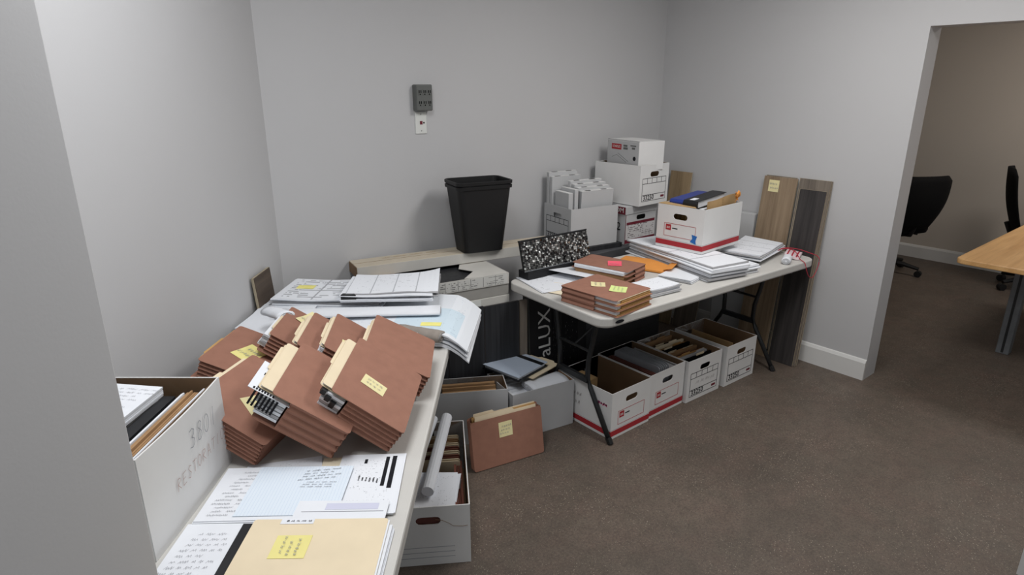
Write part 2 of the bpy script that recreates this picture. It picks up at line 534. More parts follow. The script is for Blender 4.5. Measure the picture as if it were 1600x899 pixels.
# ---------------------------------------------------------------- folding tables
T = 0.742
def folding_table(name, label, m, L, W, logo=None):
    """local: x along the length, y across, origin at a corner; top surface at T"""
    t = thing(name, label, 'table', mat4=m)
    obj('tabletop', G().prism(rounded(L, W, 0.075), T - 0.045, T), 'table_plastic', t, bevel=0.007)
    g = G().prism(rounded(L - 0.05, W - 0.05, 0.06, x0=0.025, y0=0.025), T - 0.058, T - 0.044)
    obj('underframe', g, 'table_plastic', t)
    for xs, s in ((0.172, 1), (L - 0.178, -1)):
        prof = [(0.165, T - 0.058), (0.155, 0.60), (0.135, 0.50), (0.112, 0.40), (0.110, 0.31), (0.135, 0.255), (0.285, 0.02)]
        for sg in (-1, 1):
            lg = obj('leg', G().tube([(xs, W / 2 + sg * a, z) for a, z in prof], 0.0135, 8), 'dark_metal', t, smooth=True)
            obj('foot_cap', G().tube([(xs, W / 2 + sg * 0.279, 0.03), (xs, W / 2 + sg * 0.298, 0.0)], 0.0165, 8), 'black_plastic', lg)
        obj('cross_brace', G().box(xs - 0.010, xs + 0.010, W / 2 - 0.115, W / 2 + 0.115, 0.275, 0.305), 'dark_metal', t)
        obj('upper_brace', G().tube([(xs, W / 2 - 0.125, 0.455), (xs, W / 2 + 0.125, 0.455)], 0.008, 6), 'dark_metal', t)
        obj('hinge_bar', G().tube([(xs, 0.05, T - 0.068), (xs, W - 0.05, T - 0.068)], 0.011, 8), 'dark_metal', t)
        obj('strut', G().tube([(xs, W / 2, 0.455), (xs + s * 0.42, W / 2, T - 0.065)], 0.007, 6), 'dark_metal', t)
    if logo:
        lx = logo
        obj('maker_badge', G().prism([(lx + 0.028 * math.cos(a * PI / 8), 0.008 * math.sin(a * PI / 8) ) for a in range(16)], 0, 0.0025,
                                     face((0, -0.0005, T - 0.024), (1, 0, 0), (0, -1, 0))), 'ink_black', t)
    return t

TY = -0.054
right_table = folding_table('folding_table', 'off-white plastic folding table on black legs in front of stacked white file boxes', WM(1.998, 1.775, 0, TY), 1.81, 0.762, 0.10)
# left one: length runs ahead (t), so rotate by +90 degrees within the slanted frame
left_table = folding_table('folding_table', 'off-white folding table along the slanted wall, covered with brown file wallets and plans', LTM(-0.257, 0.98, 0, PI / 2), 1.83, 0.762)

# ---------------------------------------------------------------- file boxes
def ring_panel(g, m, w, h, th, slot=None):
    """rectangular panel in local xy (0..w, 0..h), thickness th along -z, optionally with an oval hand hole (cx, cy, sw, sh)"""
    if not slot:
        g.obox(m, 0, w, 0, h, -th, 0); return
    cx, cy, sw, sh = slot
    n = 32; inner = []; outer = []
    def rect_pt(dx, dy):
        s = min(((w - cx) / dx if dx > 1e-9 else (-cx / dx if dx < -1e-9 else 1e9)),
                ((h - cy) / dy if dy > 1e-9 else (-cy / dy if dy < -1e-9 else 1e9)))
        return (cx + dx * s, cy + dy * s)
    angs = [2 * PI * k / n for k in range(n)] + [math.atan2(y - cy, x - cx) % (2 * PI) for x in (0, w) for y in (0, h)]
    angs = sorted(set(angs))
    r = sh / 2; half = sw / 2 - r
    for a in angs:
        dx, dy = math.cos(a), math.sin(a)
        # stadium radius
        if abs(dy) > 1e-9 and abs(r / abs(dy) * dx) <= half: s = r / abs(dy)
        else:
            c = half if dx > 0 else -half
            b = dx * c; s = b + math.sqrt(max(0, b * b - c * c + r * r))
        inner.append((cx + dx * s, cy + dy * s)); outer.append(rect_pt(dx, dy))
    N = len(angs)
    vs = []
    for z in (0, -th):
        vs += [m @ Vector((x, y, z)) for x, y in inner] + [m @ Vector((x, y, z)) for x, y in outer]
    fs = []
    for k in range(N):
        j = (k + 1) % N
        fs.append((k, N + k, N + j, j))
        fs.append((2 * N + j, 3 * N + j, 3 * N + k, 2 * N + k))
        fs.append((k, j, 2 * N + j, 2 * N + k))
        fs.append((N + k, 3 * N + k, 3 * N + j, N + j))
    g.add(vs, fs)

def file_box(label, m, W=0.312, L=0.39, H=0.262, style='plain', name='file_box', mat='box_white', lining='kraft', group=None, hole=True, cat='box', bulge=0.0):
    """open box; local x = W, y = L, origin at the front-left-bottom; the front (-y) face carries the print"""
    t = thing(name, label, cat, mat4=m, group=group)
    th = 0.004
    slot = (W / 2, H - 0.062, 0.094, 0.034) if hole else None
    g = G()
    ring_panel(g, face((0, 0, 0), (1, 0, 0), (0, -1, 0)), W, H, th, slot)
    obj('front_panel', g, mat, t)
    g = G(); ring_panel(g, face((W, L, 0), (-1, 0, 0), (0, 1, 0)), W, H, th, slot); obj('back_panel', g, mat, t)
    def side(x, s):
        g = G(); n = 8
        def b(v, u): return s * bulge * math.sin(PI * v) * (0.35 + 0.65 * u)
        vs = []
        for dx in (0, -s * th):
            for z in (0, H / 2, H):
                for k in range(n + 1):
                    vs.append((x + dx + b(k / n, z / H), th + (L - 2 * th) * k / n, z))
        fs = []; M = n + 1
        for lay, o in ((0, 0), (1, 3 * M)):
            for i in range(2):
                for k in range(n):
                    q = (o + i * M + k, o + i * M + k + 1, o + (i + 1) * M + k + 1, o + (i + 1) * M + k)
                    fs.append(q if (lay == 0) == (s > 0) else q[::-1])
        for k in range(n):
            fs.append((2 * M + k, 2 * M + k + 1, 5 * M + k + 1, 5 * M + k))
        g.add(vs, fs)
        return obj('side_panel', g, mat, t)
    side(0, -1); side(W, 1)
    obj('bottom_panel', G().box(th, W - th, th, L - th, 0.0, th), mat, t)
    li = G(); e = 0.0012
    li.box(th, th + e, th, L - th, th, H - 0.0015); li.box(W - th - e, W - th, th, L - th, th, H - 0.0015)
    li.box(th + e, W - th - e, th, L - th, th, th + e)
    ring_panel(li, face((th, th + e, th), (1, 0, 0), (0, 1, 0)) @ Matrix.Translation((0, 0, 0)), W - 2 * th, H - th - 0.0015, e, (W / 2 - th, H - 0.062 - th, 0.094, 0.034) if hole else None)
    ring_panel(li, face((th, L - th, th), (1, 0, 0), (0, -1, 0)) @ Matrix.Translation((0, 0, 0)), W - 2 * th, H - th - 0.0015, e, (W / 2 - th, H - 0.062 - th, 0.094, 0.034) if hole else None)
    obj('lining', li, lining, t)
    decorate(t, W, L, H, style)
    return t

def rect_lines(g, m, segs, wd=0.0018, z=0.0007):
    for (x0, y0, x1, y1) in segs:
        if abs(x1 - x0) > abs(y1 - y0): g.obox(m, x0, x1, y0 - wd / 2, y0 + wd / 2, 0, z)
        else: g.obox(m, x0 - wd / 2, x0 + wd / 2, y0, y1, 0, z)

def decorate(t, W, L, H, style):
    fm = face((0, 0, 0), (1, 0, 0), (0, -1, 0))
    if style == 'red':
        g = G(); e = 0.0007
        g.box(-e, W + e, -e, 0, 0.016, 0.046); g.box(-e, W + e, L, L + e, 0.016, 0.046)
        g.box(-e, 0, 0, L, 0.016, 0.046); g.box(W, W + e, 0, L, 0.016, 0.046)
        obj('red_band', g, 'print_red', t, label='red stripe round the foot of the box')
        g = G(); e2 = 0.0006
        g.box(-e2, W + e2, -e2, 0, 0.050, 0.0515); g.box(W, W + e2, 0, L, 0.050, 0.0515); g.box(-e2, 0, 0, L, 0.050, 0.0515)
        obj('red_line', g, 'ink_grey', t)
        x0, x1, y0, y1 = W * 0.17, W * 0.84, 0.072, 0.148
        g = G(); rect_lines(g, fm, [(x0, y0, x1, y0), (x0, y1, x1, y1), (x0, y0, x0, y1), (x1, y0, x1, y1)], 0.0022)
        obj('label_frame', g, 'print_red', t)
        lg = obj('logo', G().obox(fm, x0 + 0.010, x0 + 0.046, y1 - 0.040, y1 - 0.006, 0, 0.0008), 'print_red', t, label='small red square logo')
        obj('logo_mark', text_mesh('ae', 0.026, 'ink_white'), None, lg, mat4=fm @ Matrix.Translation((x0 + 0.028, y1 - 0.022, 0.0009)))
        obj('label_text', G().obox(fm, x0 + 0.054, x0 + 0.090, y1 - 0.030, y1 - 0.024, 0, 0.0007), 'ink_black', t)
    elif style == 'form':
        x0, x1 = W * 0.09, W * 0.91
        g = G(); y0, ya, yb, yc = 0.028, 0.068, 0.142, 0.176
        segs = [(x0, y, x1, y) for y in (y0, ya, yb, yc)] + [(x0, y0, x0, yc), (x1, y0, x1, yc)]
        for k in range(1, 5): segs.append((x0 + (x1 - x0) * k / 5, yb, x0 + (x1 - x0) * k / 5, yc))
        rect_lines(g, fm, segs, 0.0030)
        obj('printed_form', g, 'ink_black', t, label='black printed contents grid')
        obj('number', text_mesh('33250', 0.046, 'ink_black', bold=0.0005), None, t, mat4=fm @ Matrix.Translation((x0 + 0.070, 0.048, 0.0008)))
        obj('small_print', G().obox(fm, x1 - 0.050, x1 - 0.012, 0.040, 0.054, 0, 0.0007), 'print_maroon', t)
    elif style == 'plain_lines':
        g = G(); rect_lines(g, fm, [(0.03, y, W - 0.06, y) for y in (0.035, 0.058, 0.081)], 0.0018)
        obj('printed_line', g, 'ink_grey', t)

# ---------------------------------------------------------------- papers, files
def paper_stack(name, label, m, w, d, h, top='print_text', body='paper', n=6, jit=0.006, cat='papers', group=None, seed=1, curl=0.004, mats=None):
    r = random.Random(seed)
    t = thing(name, label, cat, mat4=m, group=group)
    n = max(1, n); th = h / n
    for k in range(n):
        a = r.uniform(-1, 1) * jit * 3
        ox, oy = r.uniform(-jit, jit), r.uniform(-jit, jit)
        mm = Matrix.Translation((ox, oy, 0)) @ Matrix.Rotation(a, 4, 'Z')
        c = r.uniform(0.2, 1.0) * curl; ph = r.uniform(0, 6)
        last = k == n - 1
        z = th * (k + 1)
        fn = (lambda x, y, z=z, c=c, ph=ph: z + c * (abs(x) / (w / 2)) ** 3 * (0.5 + 0.5 * math.sin(y * 9 + ph))) if k >= n - 2 else (lambda x, y, z=z: z)
        obj('sheet' if not last else 'top_sheet', G().sheet(w, d, fn, 8, 8, th * 0.93, mm), (mats[k % len(mats)] if mats and not last else (top if last else body)), t)
    return t

def note(parent, m, w=0.076, d=0.076, mat='note_yellow', seed=3, rows=3, curl=0.006, name='sticky_note'):
    fn = lambda x, y: 0.0012 + curl * max(0, (-y / d + 0.1)) ** 2 * 2
    o = obj(name, G().sheet(w, d, fn, 4, 6, 0.0005), mat, parent, mat4=m)
    o['label'] = {'note_yellow': 'yellow', 'note_cream': 'pale cream', 'note_green': 'pale green', 'note_pink': 'pink'}[mat] + ' sticky note'
    obj('handwriting', scribble(w * 0.75, d * 0.7, rows, 0.0008, seed, zz=0.0034), 'ink_grey', o)
    return o

def wallet(label, m, a=0.24, b=0.30, s=0.088, pleats=6, gus=1.0, group=None, spread=0.0):
    """expanding file wallet. x: width 0..b, y: bottom 0 .. mouth a, top face at z=0, underside z=-s"""
    t = thing('file_wallet', label, 'file wallet', mat4=m, group=group)
    rr = 0.012
    obj('front_cover', G().prism(rounded(b, a, rr), -0.0016, 0.0), 'wallet_red', t)
    obj('back_cover', G().prism(rounded(b, a + 0.012, rr), -s, -s + 0.0016), 'wallet_red', t)
    dp = 0.009
    def zig():
        pts = []
        n = pleats * 2
        for k in range(n + 1):
            z = -0.002 - (s - 0.004) * k / n
            pts.append((dp if k % 2 else 0.001, z))
        return pts
    pr = zig()
    ag = a * gus
    def strip(fn0, fn1):
        g = G(); vs = []; fs = []
        for q, z in pr: vs += [fn0(q, z), fn1(q, z)]
        for q, z in reversed(pr): vs += [fn0(q + 0.0012, z), fn1(q + 0.0012, z)]
        n = len(vs) // 2
        for k in range(n):
            j = (k + 1) % n
            fs.append((2 * k, 2 * k + 1, 2 * j + 1, 2 * j))
        return g.add(vs, fs)
    obj('side_gusset', strip(lambda q, z: (q, 0.004, z), lambda q, z: (q, ag, z)), 'wallet_red', t)
    obj('side_gusset', strip(lambda q, z: (b - q, ag, z), lambda q, z: (b - q, 0.004, z)), 'wallet_red', t)
    obj('bottom_gusset', strip(lambda q, z: (b - 0.004, q, z), lambda q, z: (0.004, q, z)), 'wallet_red', t)
    return t

def manila_in_wallet(label, m, a, b, z, out=0.02, x0=0.03, tab=0.10, tabx=0.5, w=None, group=None, mat='manila', paper=True):
    """a folder standing out of a wallet's mouth; same local frame as the wallet"""
    w = w or (b - x0 - 0.02)
    t = thing('manila_folder', label, 'folder', mat4=m, group=group)
    y0, y1 = a - 0.17, a + out
    obj('cover', G().prism(rounded(w, y1 - y0, 0.010, x0=x0, y0=y0), z - 0.0010, z), mat, t)
    obj('back', G().prism(rounded(w, y1 - y0 + 0.004, 0.010, x0=x0, y0=y0), z - 0.0095, z - 0.0085), mat, t)
    xt = x0 + tabx * (w - tab)
    obj('tab', G().prism(rounded(tab, 0.018, 0.006, x0=xt, y0=y1 - 0.008), z - 0.0084, z - 0.0076), mat, t)
    if paper:
        g = G()
        for k in range(4): g.box(x0 + 0.006 + 0.002 * k, x0 + w - 0.01, y0 + 0.01, y1 - 0.002 - 0.003 * k, z - 0.0074 + k * 0.0015, z - 0.0066 + k * 0.0015)
        obj('papers', g, 'paper', t)
    return t

def frame_from(C, az, tilt, roll):
    """wallet frame on the left table from fitted angles"""
    c, s = math.cos, math.sin
    e1 = Vector((s(az), c(az), 0)); e2 = Vector((-c(az), s(az), 0)); n = Vector((0, 0, 1))
    e2, n = c(tilt) * e2 + s(tilt) * n, c(tilt) * n - s(tilt) * e2
    e1, n = c(roll) * e1 + s(roll) * n, c(roll) * n - s(roll) * e1
    m = Matrix((e1, e2, n)).transposed().to_4x4()
    m.translation = Vector(C)
    return LTM(0, 0, 0) @ m

# ---------------------------------------------------------------- left table: wallets
WL = [
 ('w3', (-0.305, 1.557, 0.8155), -2.2, 36.5, 7.0, 0.239, 0.31, 0.083, 5, 'nearest right brown file wallet with a cream note, leaning on the left table'),
 ('w2', (-0.447, 1.518, 0.838), -4.7, 34.9, 5.0, 0.237, 0.298, 0.100, 4, 'middle front brown file wallet with no note, black and white prints at its mouth'),
 ('w1', (-0.673, 1.489, 0.819), 11.0, 29.1, 0.0, 0.246, 0.31, 0.078, 6, 'front left brown file wallet with many pleats beside the white box, yellow notes on it'),
 ('b4', (-0.272, 1.885, 0.828), -4.3, 28.5, 1.8, 0.238, 0.30, 0.080, 5, 'brown file wallet behind the nearest right one, at the edge of the left table'),
 ('b3', (-0.405, 1.872, 0.826), -6.8, 34.1, 0.5, 0.24, 0.30, 0.075, 5, 'brown back row file wallet with a small pale label, second from the table edge'),
 ('b2', (-0.500, 1.894, 0.824), -5.5, 33.7, 0.0, 0.24, 0.30, 0.070, 5, 'brown back row file wallet without a note, between two cream folder tabs'),
 ('b1', (-0.625, 1.992, 0.822), -3.3, 32.3, -2.0, 0.239, 0.30, 0.075, 5, 'brown back row file wallet with a curled yellow note near the white plans'),
 ('b0', (-0.790, 1.835, 0.828), 2.9, 21.0, 0.0, 0.24, 0.30, 0.075, 5, 'brown file wallet farthest left, a yellow note on it, against the slanted wall'),
]
WF = {}
for key, C_, az, ti, ro, a, b, s, pl_, lab in WL:
    M = frame_from(C_, R(az), R(ti), R(ro))
    WF[key] = (M, a, b, s)
    W_ = wallet(lab, M, a, b, s, pl_, 0.76 if key in ('w2', 'w3') else 0.97, group='brown file wallets on the left table')
    T3 = Matrix.Translation
    RZ = lambda d: Matrix.Rotation(R(d), 4, 'Z')
    if key == 'w3': note(W_, T3((0.125, 0.135, 0)) @ RZ(85), 0.078, 0.048, 'note_cream', 11, 2, 0.0)
    if key == 'w1':
        note(W_, T3((0.120, 0.105, 0)) @ RZ(62), 0.076, 0.070, 'note_cream', 12, 2, 0.004)
        note(W_, T3((0.185, 0.085, 0)) @ RZ(72), 0.060, 0.045, 'note_cream', 13, 1, 0.004)
    if key == 'b3': note(W_, T3((0.10, 0.165, 0)) @ RZ(95), 0.050, 0.030, 'note_cream', 14, 1, 0.0, 'label_sticker')
    if key == 'b1':
        note(W_, T3((0.25, 0.15, 0.002)) @ RZ(70), 0.07, 0.11, 'note_cream', 15, 2, 0.016)
    if key == 'b0': note(W_, T3((0.14, 0.13, 0)) @ RZ(70), 0.075, 0.10, 'note_yellow', 16, 2, 0.003)

def tucked_papers(label, key, z0, z1, x0, x1, out, n=5, seed=0, mats=('paper',), name='paper_bundle'):
    M, a, b, s = WF[key]
    y_in = 0.052 if key in ('w2', 'w3') else 0.13
    if key not in ('w2', 'w3'): x0 = max(x0, 0.014); x1 = min(x1, b - 0.014)
    r = random.Random(seed)
    t = thing(name, label, 'papers', mat4=M)
    for k in range(n):
        za = z0 + (z1 - z0) * k / n; zb = za + (z1 - z0) / n * 0.8
        o = out * r.uniform(0.5, 1.0)
        obj('sheet', G().box(x0 + r.uniform(0, .006), x1, a - y_in, a + o, za, zb), mats[k % len(mats)], t)
    return t

mlabels = {
 'w3': 'cream folder poking out of the nearest right file wallet',
 'w2': 'cream folder with a rounded tab at the mouth of the middle front wallet',
 'w1': 'cream folder edge along the front left file wallet beside the white box',
 'b3': 'cream folder with a red edge beside the wallet with the small label',
 'b2': 'cream folder with black marks beside the unlabelled back row wallet',
 'b4': 'cream folder corner peeking from the wallet at the table edge',
 'b1': 'cream folder in the back row wallet with the curled note',
 'b0': 'tan folder in the wallet farthest left on the table',
}
for key, lab in mlabels.items():
    M, a, b, s = WF[key]
    tb = {'w3': 0.85, 'w2': 0.8, 'w1': 0.2, 'b0': 0.4}.get(key, 0.5)
    out = {'w3': 0.030, 'w2': 0.036, 'w1': 0.010, 'b3': 0.010, 'b2': 0.012, 'b4': 0.004, 'b1': 0.0, 'b0': 0.004}[key]
    x0 = {'w3': 0.014, 'w2': 0.014}.get(key, 0.02)
    manila_in_wallet(lab, M, a, b, -0.004, out, x0, 0.13, tb, w=b - 0.045 - x0 * 0.4, mat='manila_dark' if key == 'b0' else 'manila')
tucked_papers('white curled papers with black clips in the mouth of the nearest right wallet', 'w3', -0.070, -0.016, 0.006, 0.26, 0.016, 5, 3, ('paper', 'paper_grey'))
pb = tucked_papers('white prints with black patterns in the mouth of the middle front wallet', 'w2', -0.085, -0.020, 0.006, 0.24, 0.026, 6, 4, ('paper', 'paper_grey', 'paper'))
tucked_papers('papers filling the front left wallet', 'w1', -0.060, -0.016, 0.02, 0.24, 0.004, 4, 5)
tucked_papers('grey and white papers fanned out of the curled note wallet', 'b1', -0.062, -0.016, 0.004, 0.26, 0.024, 5, 6, ('paper', 'paper_grey'))
tucked_papers('papers in the back row wallet with the small label', 'b3', -0.056, -0.016, 0.01, 0.24, 0.008, 4, 7)
# bold black print and clips that show at the near ends of the bundles
M, a, b, s = WF['w2']
pt = thing('printed_flyer', 'white flyer with bold black blocks at the mouth of the middle front wallet', 'papers', mat4=M)
obj('page', G().box(0.002, 0.14, a - 0.06, a + 0.062, -0.0182, -0.0166), 'paper', pt)
g = G()
g.box(0.016, 0.075, a + 0.006, a + 0.040, -0.0166, -0.0160)
for k in range(8):
    g.box(0.005, 0.014, a - 0.012 + k * 0.008, a - 0.012 + k * 0.008 + 0.005, -0.0166, -0.0160)
for k in range(5):
    g.box(0.078, 0.090, a + 0.006 + k * 0.008, a + 0.006 + k * 0.008 + 0.005, -0.0166, -0.0160)
obj('black_print', g, 'ink_black', pt)
g = G()
for k in range(7):
    g.box(0.0045, 0.0075, a - 0.030 + k * 0.011, a - 0.024 + k * 0.011, -0.070, -0.022)
obj('black_edge_print', g, 'ink_black', pt)
M, a, b, s = WF['w3']
for k, (xx, yy) in enumerate(((0.002, a + 0.014), (0.001, a - 0.006), (0.001, a - 0.026))):
    c = obj('binder_clip', G().prism([(xx, yy - 0.007), (xx + 0.016, yy - 0.010), (xx + 0.016, yy + 0.010), (xx, yy + 0.007)], -0.030 - 0.012 * k, -0.014 - 0.010 * k), 'black_vinyl', mat4=M)
    tag(c, ('leftmost', 'middle', 'rightmost')[k] + ' small black clip on the papers of the nearest right wallet', 'clip', 'clips in the nearest wallet')

# ---------------------------------------------------------------- left table: near papers
def LTstack(name, label, l, t, z, rot, *args, **kw):
    return paper_stack(name, label, LTM(l, t, z, R(rot)), *args, **kw)

LTstack('loose_sheet', 'thin white sheet turned askew, between the papers and the front wallets', -0.630, 1.475, T + 0.0005, 14, 0.20, 0.13, 0.0012, 'print_text', n=1, seed=2, curl=0.002)
LTstack('loose_sheet', 'cream sheet whose corner shows behind the printed form with black bars', -0.470, 1.455, T + 0.0025, 6, 0.11, 0.19, 0.0012, 'paper_cream', n=1, seed=3, curl=0.0)
st = LTstack('form_sheet', 'white printed form with two thick black bars at the right of the near papers', -0.385, 1.425, T + 0.004, 3, 0.175, 0.262, 0.005, 'print_text', n=3, seed=4, jit=0.003, curl=0.0015)
obj('black_bar', G().box(0.036, 0.046, -0.02, 0.115, 0.0054, 0.0060), 'ink_black', st)
obj('black_bar', G().box(0.054, 0.066, -0.03, 0.118, 0.0054, 0.0060), 'ink_black', st)
obj('black_bar', G().box(-0.022, -0.014, 0.085, 0.105, 0.0054, 0.0060), 'ink_black', st)
obj('text_column', scribble(0.02, 0.06, 6, 0.0008, 91, zz=0.0060), 'ink_black', st, mat4=Matrix.Translation((0.0, 0.01, 0)) @ Matrix.Rotation(PI / 2, 4, 'Z'))
hs = LTstack('handwritten_sheets', 'white sheets covered in faint handwriting beside the white box', -0.630, 1.370, T + 0.0045, 2, 0.275, 0.220, 0.011, 'paper', n=5, seed=5, jit=0.004, curl=0.001)
obj('handwriting', scribble(0.23, 0.19, 13, 0.0006, 21, zz=0.0122, fill=.6), 'ink_grey', hs)
ld = LTstack('ledger_sheet', 'pale blue ruled ledger sheet lying on the handwritten sheets', -0.560, 1.380, T + 0.0160, 1, 0.250, 0.205, 0.0016, 'print_ledger', n=1, seed=6, curl=0.001)
obj('handwriting', scribble(0.10, 0.05, 4, 0.0006, 22, zz=0.0030), 'ink_black', ld, mat4=Matrix.Translation((0.045, 0.065, 0)) @ Matrix.Rotation(R(8), 4, 'Z'))
obj('handwriting', scribble(0.09, 0.03, 3, 0.0006, 23, zz=0.0030), 'ink_grey', ld, mat4=Matrix.Translation((0.055, 0.02, 0)))
lv = LTstack('tally_sheet', 'white sheet with a lavender strip just above the manila folder', -0.415, 1.285, T + 0.0180, 1, 0.225, 0.090, 0.0016, 'paper', n=1, seed=7, curl=0.0)
obj('lavender_strip', G().box(-0.045, 0.085, 0.012, 0.036, 0.0017, 0.0021), 'lavender', lv)
obj('rule', G().box(-0.10, 0.10, 0.004, 0.0056, 0.0017, 0.0022), 'ink_grey', lv)
pad = thing('writing_pad', 'white handwritten pad with a black binding strip at the left of the manila folder', 'pad', mat4=LTM(-0.695, 1.125, T + 0.0005, R(1.5)))
for k in range(4):
    obj('sheet', G().box(-0.080 + 0.001 * k, 0.085, -0.135, 0.132 - 0.001 * k, 0.003 * k, 0.003 * k + 0.0027), 'paper', pad)
obj('binding_strip', G().box(0.056, 0.078, -0.137, 0.125, 0.0118, 0.0135), 'black_vinyl', pad, label='black binding strip')
obj('handwriting', scribble(0.10, 0.16, 9, 0.0006, 24, zz=0.0124, fill=.6), 'ink_grey', pad, mat4=Matrix.Translation((-0.01, 0.02, 0)))
LTstack('paper_stack', 'low stack of white paper under the manila folder with the yellow note', -0.440, 1.115, T + 0.0005, 0.5, 0.318, 0.255, 0.018, 'paper', n=5, seed=8, jit=0.002, curl=0.0)
mf = thing('manila_folder', 'manila folder with a yellow note, nearest on the left table', 'folder', mat4=LTM(-0.452, 1.120, T + 0.0200, R(1)))
obj('cover', G().prism(rounded(0.318, 0.27, 0.008, x0=-0.159, y0=-0.135), 0.004, 0.0052), 'manila', mf)
obj('back', G().prism(rounded(0.322, 0.27, 0.008, x0=-0.159, y0=-0.137), 0.0, 0.0012), 'manila', mf)
obj('papers', G().box(-0.150, 0.163, -0.13, 0.130, 0.0014, 0.0038), 'paper', mf)
obj('label_strip', G().sheet(0.078, 0.020, None, 2, 2, 0.0004, Matrix.Translation((-0.055, 0.127, 0.0060))), 'paper', mf)
obj('label_writing', scribble(0.06, 0.014, 1, 0.0010, 26, zz=0.0066), 'ink_black', mf, mat4=Matrix.Translation((-0.055, 0.127, 0)))
nn = note(mf, Matrix.Translation((-0.045, 0.040, 0.0050)), 0.080, 0.074, 'note_yellow', 25, 3, 0.0)
nn.children[0].matrix_local = Matrix.Rotation(PI / 2, 4, 'Z')

# ---------------------------------------------------------------- left table: the white box of files
LBM = LTM(-1.104, 1.140, T + 0.0005)
lb = file_box('tall white box of files with brown inside and faint handwriting, behind the pillar', LBM, 0.312, 0.395, 0.262, 'plain', hole=False, bulge=0.007)
fm = face((0.3185, 0.20, 0.185), (0, 1, 0), (1, 0, 0))
obj('handwriting', strokes('3801', 0.048, 0.0010), 'ink_grey', lb, mat4=fm @ Matrix.Translation((-0.010, -0.020, 0.0022)))
obj('handwriting', strokes('RESTORATION', 0.030, 0.0008, 5.0), 'ink_rust', lb, mat4=fm @ Matrix.Translation((-0.085, -0.085, 0.0006)))
def upright(label, m, x0, x1, y0, y1, z0, z1, mat, name='file_folder', cat='folder', group=None, n=1, lean=0.0, tab=None, seed=0):
    """a thin upright file inside a box: leaves separate plates; local box frame"""
    r = random.Random(seed)
    t = thing(name, label, cat, mat4=m, group=group)
    for k in range(n):
        xa = x0 + (x1 - x0) * k / n; xb = x0 + (x1 - x0) * (k + 0.85) / n
        dz = r.uniform(-0.010, 0.0)
        ya, yb = y0 + r.uniform(0, 0.006), y1 - r.uniform(0, 0.006)
        vs = [(xa, ya, z0), (xb, ya, z0), (xb, yb, z0), (xa, yb, z0),
              (xa + lean, ya, z1 + dz), (xb + lean, ya, z1 + dz), (xb + lean, yb, z1 + dz), (xa + lean, yb, z1 + dz)]
        obj('leaf', G().add(vs, [(3, 2, 1, 0), (4, 5, 6, 7), (0, 1, 5, 4), (1, 2, 6, 5), (2, 3, 7, 6), (3, 0, 4, 7)]), mat, t)
    if tab:
        yt, wt = tab
        obj('tab', G().box(x0 + lean, x0 + lean + 0.0012, yt, yt + wt, z1 - 0.004, z1 + 0.010), mat, t)
    return t
upright('bundle of white papers against the right side inside the tall white box', LBM, 0.272, 0.298, 0.015, 0.375, 0.007, 0.242, 'paper', 'paper_bundle', 'papers', n=6, seed=3)
upright('brown paper files in the tall white box, between white papers and a black binder', LBM, 0.238, 0.268, 0.02, 0.365, 0.007, 0.240, 'tan_file', 'file_folder', n=5, seed=4)
upright('thin white papers beside the black binder in the tall white box', LBM, 0.226, 0.236, 0.02, 0.36, 0.007, 0.236, 'paper', 'paper_bundle', 'papers', n=2, seed=5)
upright('black binder standing in the tall white box', LBM, 0.185, 0.222, 0.02, 0.345, 0.007, 0.234, 'black_vinyl', 'ring_binder', 'binder', n=1, seed=6)
np_ = paper_stack('notepad', 'thick white handwritten notepad lying across the top of the tall white box', LBM @ Matrix.Translation((0.095, 0.215, 0.236)) @ Matrix.Rotation(R(-3), 4, 'Z') @ Matrix.Rotation(R(3), 4, 'Y'), 0.165, 0.27, 0.026, 'paper', n=5, seed=9, jit=0.001, curl=0, cat='pad')
obj('handwriting', scribble(0.12, 0.18, 10, 0.0006, 31, zz=0.0265, fill=.7), 'ink_grey', np_, mat4=Matrix.Translation((0.0, 0.03, 0)))
upright('grey files under the notepad in the tall white box', LBM, 0.03, 0.165, 0.03, 0.36, 0.007, 0.226, 'paper_grey', 'file_folder', n=8, seed=8)

# ---------------------------------------------------------------- left table: plans at the far end
def droop(x, y, edge, amt):
    return -amt * max(0, x - edge) ** 1.5
bigm = LTM(-0.640, 2.600, T, R(-2))
bp = thing('plan_sheets', 'large pile of white plan sheets draped over the far end of the left table', 'plans', mat4=bigm)
for k in range(7):
    ang = R(rnd.uniform(-2.2, 2.2)); z = 0.006 + 0.0085 * (k + 1)
    w_ = 0.955 - 0.012 * (k % 3); d_ = 0.50 - 0.01 * (k % 2)
    ed = 0.36
    fn = lambda x, y, z=z, k=k: z - 0.75 * max(0, x - ed) ** 1.6 * 3.0 + 0.004 * math.sin(x * 9 + y * 5 + k) * (k / 7) + 0.012 * max(0, (-x - 0.36)) / 0.1 * (0.5 + 0.5 * math.sin(y * 8 + k)) * 0.4
    obj('plan_sheet', G().sheet(w_, d_, fn, 26, 10, 0.0070, Matrix.Rotation(ang, 4, 'Z')), 'print_plan_blue' if k == 6 else 'paper', bp, smooth=False)
obj('highlight', G().sheet(0.085, 0.040, lambda x, y: 0.0667 + 0.004 * math.sin((x + 0.31) * 9 + (y - 0.165) * 5 + 6) * (6 / 7) - 2.25 * max(0, x + 0.31 - 0.36) ** 1.6, 8, 4, 0.0006, Matrix.Translation((0.31, -0.165, 0))), 'highlighter', bp, label='yellow highlighter patch')
